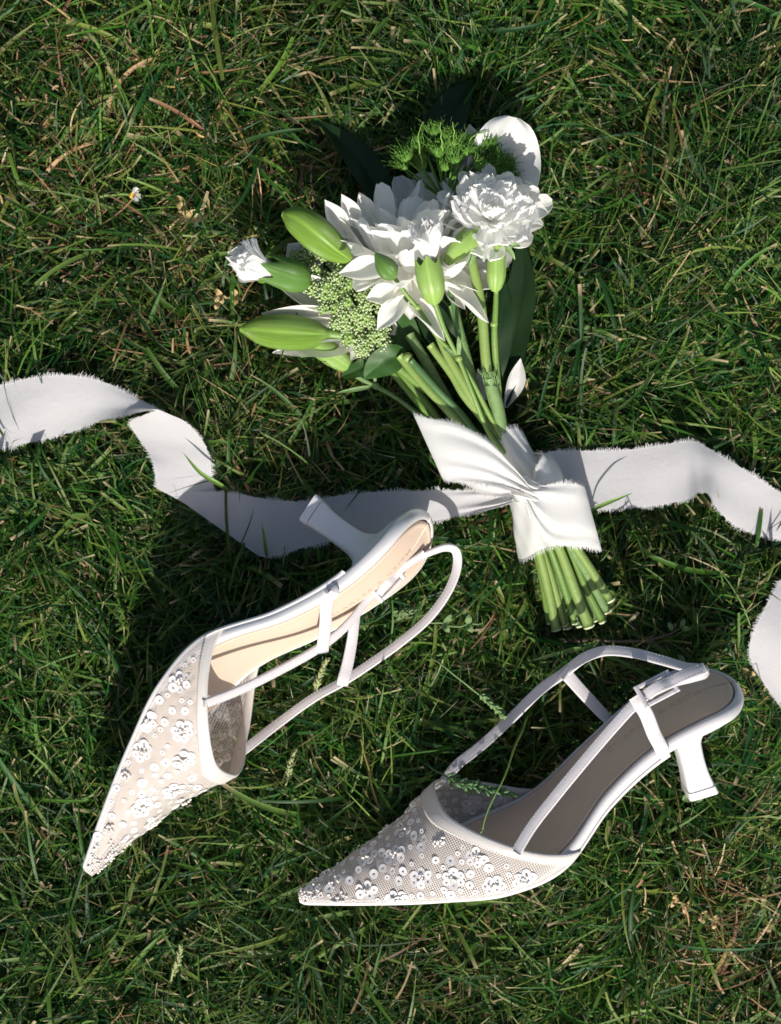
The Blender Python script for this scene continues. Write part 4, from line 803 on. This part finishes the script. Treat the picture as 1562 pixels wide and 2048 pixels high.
def seed_head(pts, label, n=26, spread=10, m=M_weed, sz=7, hd=.45):
    t = thing('grass_seed_head', W(pts[0][0], pts[0][1], 0), label, 'seed head', 'flowering grass stalks'); stem('stalk', t, pts, [2, 2, 1.8, 1.2], m, 50, 5)
    C = cat(np.array(pts, float), 100); sp, sf = ball(1, 3, 6); q = []; tw_ = []
    for k in range(n):
        f = 1 - hd*(1 - (k + .5)/n); i = int(f*99); p = C[i]; tg = C[min(i + 1, 99)] - C[max(i - 2, 0)]; a = math.atan2(tg[1], tg[0]) + (1 if k % 2 else -1)*r.uniform(.3, .9); d = spread*r.uniform(.3, 1)*(1.15 - (k/n)**2)
        e = (p[0] + d*math.cos(a), p[1] + d*math.sin(a), p[2] + r.normal(0, 1.5)); P = W(*e); tw_.append(tube_geo(np.array([W(*p), P]), .00014, 4)); A_ = frame((math.cos(a), -math.sin(a), r.normal(0, .2)), UP)
        q.append((P + (sp*np.array([sz, sz*.36, sz*.34])*.25e-3) @ A_.T, sf))
    V, F = merge(q); obj('spikelets', V, F, m, t); V, F = merge(tw_); obj('panicle_branches', V, F, m, t)
seed_head([(1066, 1415, 8), (1040, 1470, 50), (1005, 1560, 72), (975, 1625, 76), (962, 1668, 76)], 'long green grass blade arching over the shaded shoe opening', 2, 2, M_stemM, 4, .1)
seed_head([(830, 1515, 8), (870, 1540, 40), (910, 1562, 56), (960, 1575, 58), (1030, 1590, 56)], 'dark green feathery seed head lying across the shaded shoe trim', 60, 17, M_stemD, 8, .62)
seed_head([(845, 1300, 12), (890, 1335, 32), (940, 1375, 34), (985, 1410, 34), (1010, 1435, 32)], 'pale straight grass stalk with seed tip between the two shoes', 40, 9, M_stemG, 7, .40)
seed_head([(628, 1420, 4), (632, 1385, 24), (640, 1350, 30), (655, 1318, 32)], 'light green seed spike beneath the sunlit shoe sling strap', 46, 6, M_seed, 7, .7)
seed_head([(690, 1180, 3), (800, 1210, 22), (800, 1224, 24), (830, 1222, 24)], 'brownish seed tuft in the grass inside the sunlit shoe sling loop', 40, 14, M_weed, 8, .5)
seed_head([(330, 1990, 6), (345, 1950, 22), (356, 1920, 26), (362, 1890, 28)], 'pale green grass flower in the lower left lawn', 34, 9, M_seed, 6, .7)
seed_head([(560, 1600, 4), (575, 1560, 22), (580, 1530, 28), (590, 1500, 28)], 'pale seed spike growing between the two shoe toes', 40, 8, M_seed, 6, .7)

for pts, w, lab in (([(470, 990, 12), (440, 970, 30), (400, 945, 34), (366, 905, 33)], 9, 'single green grass blade bent over the fold of the left ribbon tail'),
                    ([(1170, 1030, 10), (1195, 1015, 27), (1230, 1000, 34), (1266, 985, 36)], 8, 'single bright grass blade leaning over the right ribbon tail beside the bow'),
                    ([(535, 1122, 10), (532, 1100, 22), (528, 1070, 34), (523, 1046, 40)], 7, 'single thin grass blade standing in front of the shaded ribbon tail'),
                    ([(1255, 1262, 4), (1180, 1290, 22), (1120, 1306, 27), (1060, 1322, 24)], 10, 'single long grass blade lying under the cut stem ends')):
    t = thing('stray_grass', W(pts[0][0], pts[0][1], 0), lab, 'grass blade', 'stray grass blades over the ribbon and stems'); leaf('blade', t, pts, w, M_stemM, (0, .2, 1), .4, nu=20, nv=5)

# ------------------------------------------------------------------ grass
# what rests on the lawn presses the blades down: lowest point of every object over a 2 mm grid
GX0, GY0, GS = -.60, -.70, .002; GN, GM = 600, 700
ceil = np.full((GN, GM), 9.0)
bpy.context.view_layer.update()
for o in list(COL.objects):
    if o.type != 'MESH' or o.name.split('.')[0] in ('ground', 'frayed_edge', 'stitching', 'pebble', 'spikelets', 'panicle_branches', 'stalk', 'floret_head', 'sequin', 'twig'): continue
    top_o = o
    while top_o.parent: top_o = top_o.parent
    if top_o.name.split('.')[0] in ('daisy', 'weed_sprig', 'twig', 'dry_leaves', 'grass_seed_head', 'stray_grass'): continue
    me = o.data; n = len(me.vertices); co = np.empty(n*3, np.float32); me.vertices.foreach_get('co', co); co = co.reshape(-1, 3) @ PM[o.name][:3, :3].T + PM[o.name][:3, 3]
    ed = np.empty(len(me.edges)*2, np.int32); me.edges.foreach_get('vertices', ed); ed = ed.reshape(-1, 2)
    for f in (0, .33, .67): 
        p = co[ed[:, 0]]*(1 - f) + co[ed[:, 1]]*f; i = ((p[:, 0] - GX0)/GS).astype(int); j = ((p[:, 1] - GY0)/GS).astype(int); k = (i >= 0) & (i < GN) & (j >= 0) & (j < GM)
        np.minimum.at(ceil, (i[k], j[k]), p[k, 2])
for _ in range(2):
    c = ceil.copy()
    for a in (-1, 0, 1):
        for b in (-1, 0, 1): c = np.minimum(c, np.roll(np.roll(ceil, a, 0), b, 1))
    ceil = c
def clamp(V, room=.0018, free=None):
    if free is not None:
        i = np.clip(((V[:, 0] - GX0)/GS).astype(int), 0, GN - 1); j = np.clip(((V[:, 1] - GY0)/GS).astype(int), 0, GM - 1); c = np.where(free & (ceil[i, j] < .030), 9, ceil[i, j]); V[:, 2] = np.maximum(np.minimum(V[:, 2], c - room), .0006); return V
    i = np.clip(((V[:, 0] - GX0)/GS).astype(int), 0, GN - 1); j = np.clip(((V[:, 1] - GY0)/GS).astype(int), 0, GM - 1); V[:, 2] = np.maximum(np.minimum(V[:, 2], ceil[i, j] - room), .0006); return V
r = np.random.default_rng(99)
def lowfreq(x, y, seed, f):
    q = np.random.default_rng(seed); s = 0
    for k in range(6): a = q.uniform(0, 6.28); g = f*q.uniform(.5, 1.6); s = s + np.sin((x*math.cos(a) + y*math.sin(a))*g + q.uniform(0, 6.28))
    return s/2.2
def dryness(x, y):
    px = 781 + x*FP/ZC; py = 1024 - y*FP/ZC; d = .35*lowfreq(x, y, 3, 60) + .2*lowfreq(x, y, 8, 150)
    for cx, cy, rr_, a in ((250, 330, 330, 1.0), (1450, 1850, 260, 1.1), (640, 780, 170, .9), (480, 590, 160, .7), (1300, 1250, 160, .5), (100, 60, 200, .6), (1480, 60, 180, .6), (800, 1950, 200, .4)): d = d + a*np.exp(-((px - cx)**2 + (py - cy)**2)/rr_**2)
    return d - .15
PAL = np.array([(.009, .048, .006), (.017, .076, .008), (.034, .112, .010), (.062, .146, .014), (.098, .176, .032), (.013, .064, .014), (.128, .180, .032)])
DRY = np.array([(.27, .17, .08), (.35, .24, .12), (.17, .09, .045), (.42, .33, .18), (.24, .19, .06)])
def blades(N, xr, yr, Lr, wr_, zr, e0, e1, seg, dryp, jit=1.0, straw=False, mid=False, tipcut=.35, seed=0, blunt=.25, tufts=0, keep=0):
    r = np.random.default_rng(seed); x = r.uniform(*xr, N); y = r.uniform(*yr, N); fan = np.zeros(N)
    if tufts:                                                       # part of the blades spread out of common tufts
        k = max(N//9, 1); tx = r.uniform(*xr, k); ty = r.uniform(*yr, k); g = r.integers(0, k, N); on = r.random(N) < tufts; ox_, oy_ = r.normal(0, .0045, N), r.normal(0, .0045, N)
        x = np.where(on, tx[g] + ox_, x); y = np.where(on, ty[g] + oy_, y); fan = np.where(on, np.arctan2(oy_, ox_), 0)
    if keep: k = r.random(N) < np.clip(keep*(.35 + 1.6*np.clip(dryness(x, y), -.2, 1)), .06, 1); x = x[k]; y = y[k]; N = len(x); fan = fan[k]
    base = lowfreq(x, y, 5, 28)*2.6; az = np.where(fan != 0, fan + r.normal(0, .35, N), base + r.normal(0, jit, N)); L = r.uniform(*Lr, N)*r.uniform(.7, 1.15, N); wd = r.uniform(*wr_, N)
    a0 = np.radians(r.uniform(*e0, N)); a1 = np.radians(r.uniform(*e1, N)); tw = r.normal(0, .5, N); bend = r.normal(0, .55, N); kink = (r.random(N) < .12); kp = r.uniform(.3, .7, N); z = r.uniform(*zr, N); lf = lowfreq(x, y, 17, 42); L = L*(1 + .22*np.clip(lf, -1, 1)); z = z*(1 + .35*np.clip(lf, -1, 1))
    t = np.linspace(0, 1, seg + 1); P = np.empty((N, seg + 1, 3)); P[:, 0] = np.stack([x, y, z], 1); D = np.empty((N, seg + 1, 3))
    for k in range(seg + 1):
        e = a0 + (a1 - a0)*t[k]**.8; a = az + bend*t[k] + np.where(kink & (t[k] > kp), 1.0*np.sign(bend), 0); D[:, k] = np.stack([np.cos(a)*np.cos(e), np.sin(a)*np.cos(e), np.sin(e)], 1)
        if k: P[:, k] = P[:, k-1] + D[:, k]*(L/seg)[:, None]
    S = np.cross(D, UP[None, None]); S /= np.linalg.norm(S, axis=2)[..., None] + 1e-9; Nn = np.cross(S, D); rl = (tw[:, None]*1.1 + r.normal(0, .5, N)[:, None]*t[None])[..., None]; S2 = S*np.cos(rl) + Nn*np.sin(rl); N2 = -S*np.sin(rl) + Nn*np.cos(rl)
    cut = (r.random(N) < tipcut)[:, None]; prof = np.where(cut, np.clip(.75 + t*.6, 0, 1)*(1 - blunt*t**3), np.clip(.7 + t*1.2, 0, 1)*(1 - t**2.2)**.8 + .02)*wd[:, None]*.5
    cols = 3 if mid else 2; V = np.empty((N, seg + 1, cols, 3)); V[:, :, 0] = P - S2*prof[..., None]; V[:, :, -1] = P + S2*prof[..., None]
    if mid: V[:, :, 1] = P - N2*prof[..., None]*.45
    ri = np.clip(((x - GX0)/GS).astype(int), 0, GN - 1); rj = np.clip(((y - GY0)/GS).astype(int), 0, GM - 1); fr = (ceil[ri, rj] > 1) & (r.random(N) < .045)
    V = clamp(V.reshape(-1, 3), free=np.repeat(fr, (seg + 1)*cols))
    f = grid_faces(seg + 1, cols); F = (f[None] + (np.arange(N)*(seg + 1)*cols)[:, None, None]).reshape(-1, 4)
    d = dryness(x, y); isdry = r.random(N) < np.clip(dryp*(.30 + 2.3*np.clip(d, 0, 1.4)), 0, .95); c = np.where(isdry[:, None], DRY[r.integers(0, len(DRY), N)], PAL[np.clip((r.random(N)*len(PAL)).astype(int), 0, len(PAL) - 1)]); c = c*(r.uniform(.70, 1.30, N)*(1 + .22*np.clip(lowfreq(x, y, 23, 35), -1, 1)))[:, None]*(1 + .12*np.clip(d, -1, 1)[:, None]*np.array([1.2, .3, .6]))
    C = np.repeat(c[:, None], seg + 1, 1); tip = (r.random(N) < .45)[:, None]*np.clip((t[None] - .86)/.14, 0, 1); tip = tip[..., None]; C = C*(1 - tip) + np.array([.45, .34, .20])*tip
    basec = np.clip(1 - t*3, 0, 1)[None, :, None]*.5*(r.random(N) < .4)[:, None, None]; C = C*(1 - basec) + np.array([.30, .27, .13])*basec
    return V, F, np.repeat(C[:, :, None], cols, 2).reshape(-1, 3)
def build_grass(name, sets, m, label):
    V = []; F = []; C = []; o = 0
    for s in sets: v, f, c = blades(**s); V.append(v); F.append(f + o); C.append(c); o += len(v)
    ob = obj(name, np.vstack(V), np.vstack(F), m, None, True, col=np.vstack(C)); tag(ob, label, 'grass', kind='stuff')
fx, fy = (-.235, .235), (-.295, .295); ox, oy = (-.58, .58), (-.66, .66)
build_grass('lawn_grass', [
    dict(N=34000, xr=fx, yr=fy, Lr=(.018, .042), wr_=(.0004, .0009), zr=(0, .006), e0=(35, 85), e1=(-15, 50), seg=6, dryp=.12, jit=1.0, seed=1),
    dict(N=17000, xr=fx, yr=fy, Lr=(.022, .048), wr_=(.0007, .0015), zr=(.001, .010), e0=(25, 75), e1=(-25, 30), seg=7, dryp=.05, jit=.8, seed=2, tufts=.55),
    dict(N=6000, xr=fx, yr=fy, Lr=(.022, .052), wr_=(.0015, .0030), zr=(.002, .012), e0=(20, 65), e1=(-30, 15), seg=8, dryp=.02, jit=.7, mid=True, seed=3, tipcut=.4, tufts=.75),
    dict(N=550, xr=fx, yr=fy, Lr=(.035, .065), wr_=(.0006, .0011), zr=(.010, .018), e0=(10, 45), e1=(-15, 10), seg=10, dryp=.03, jit=1.5, seed=4, tipcut=.2),
    dict(N=60000, xr=ox, yr=oy, Lr=(.018, .045), wr_=(.0009, .0020), zr=(0, .008), e0=(15, 70), e1=(-20, 30), seg=4, dryp=.08, jit=1.1, seed=5)],
    M_grass, 'mown green lawn grass filling the picture behind the bouquet and shoes')
build_grass('dry_thatch', [
    dict(N=26000, xr=fx, yr=fy, Lr=(.004, .016), wr_=(.0005, .0011), zr=(.001, .010), e0=(-10, 35), e1=(-25, 25), seg=3, dryp=1.2, jit=2.5, seed=6, tipcut=.8, keep=.45),
    dict(N=3600, xr=fx, yr=fy, Lr=(.004, .013), wr_=(.0006, .0016), zr=(.010, .022), e0=(-20, 30), e1=(-35, 20), seg=4, dryp=.9, jit=2.5, mid=True, seed=7, tipcut=.6, keep=.22)],
    M_straw, 'tan dry clippings and straw lying between the grass blades')
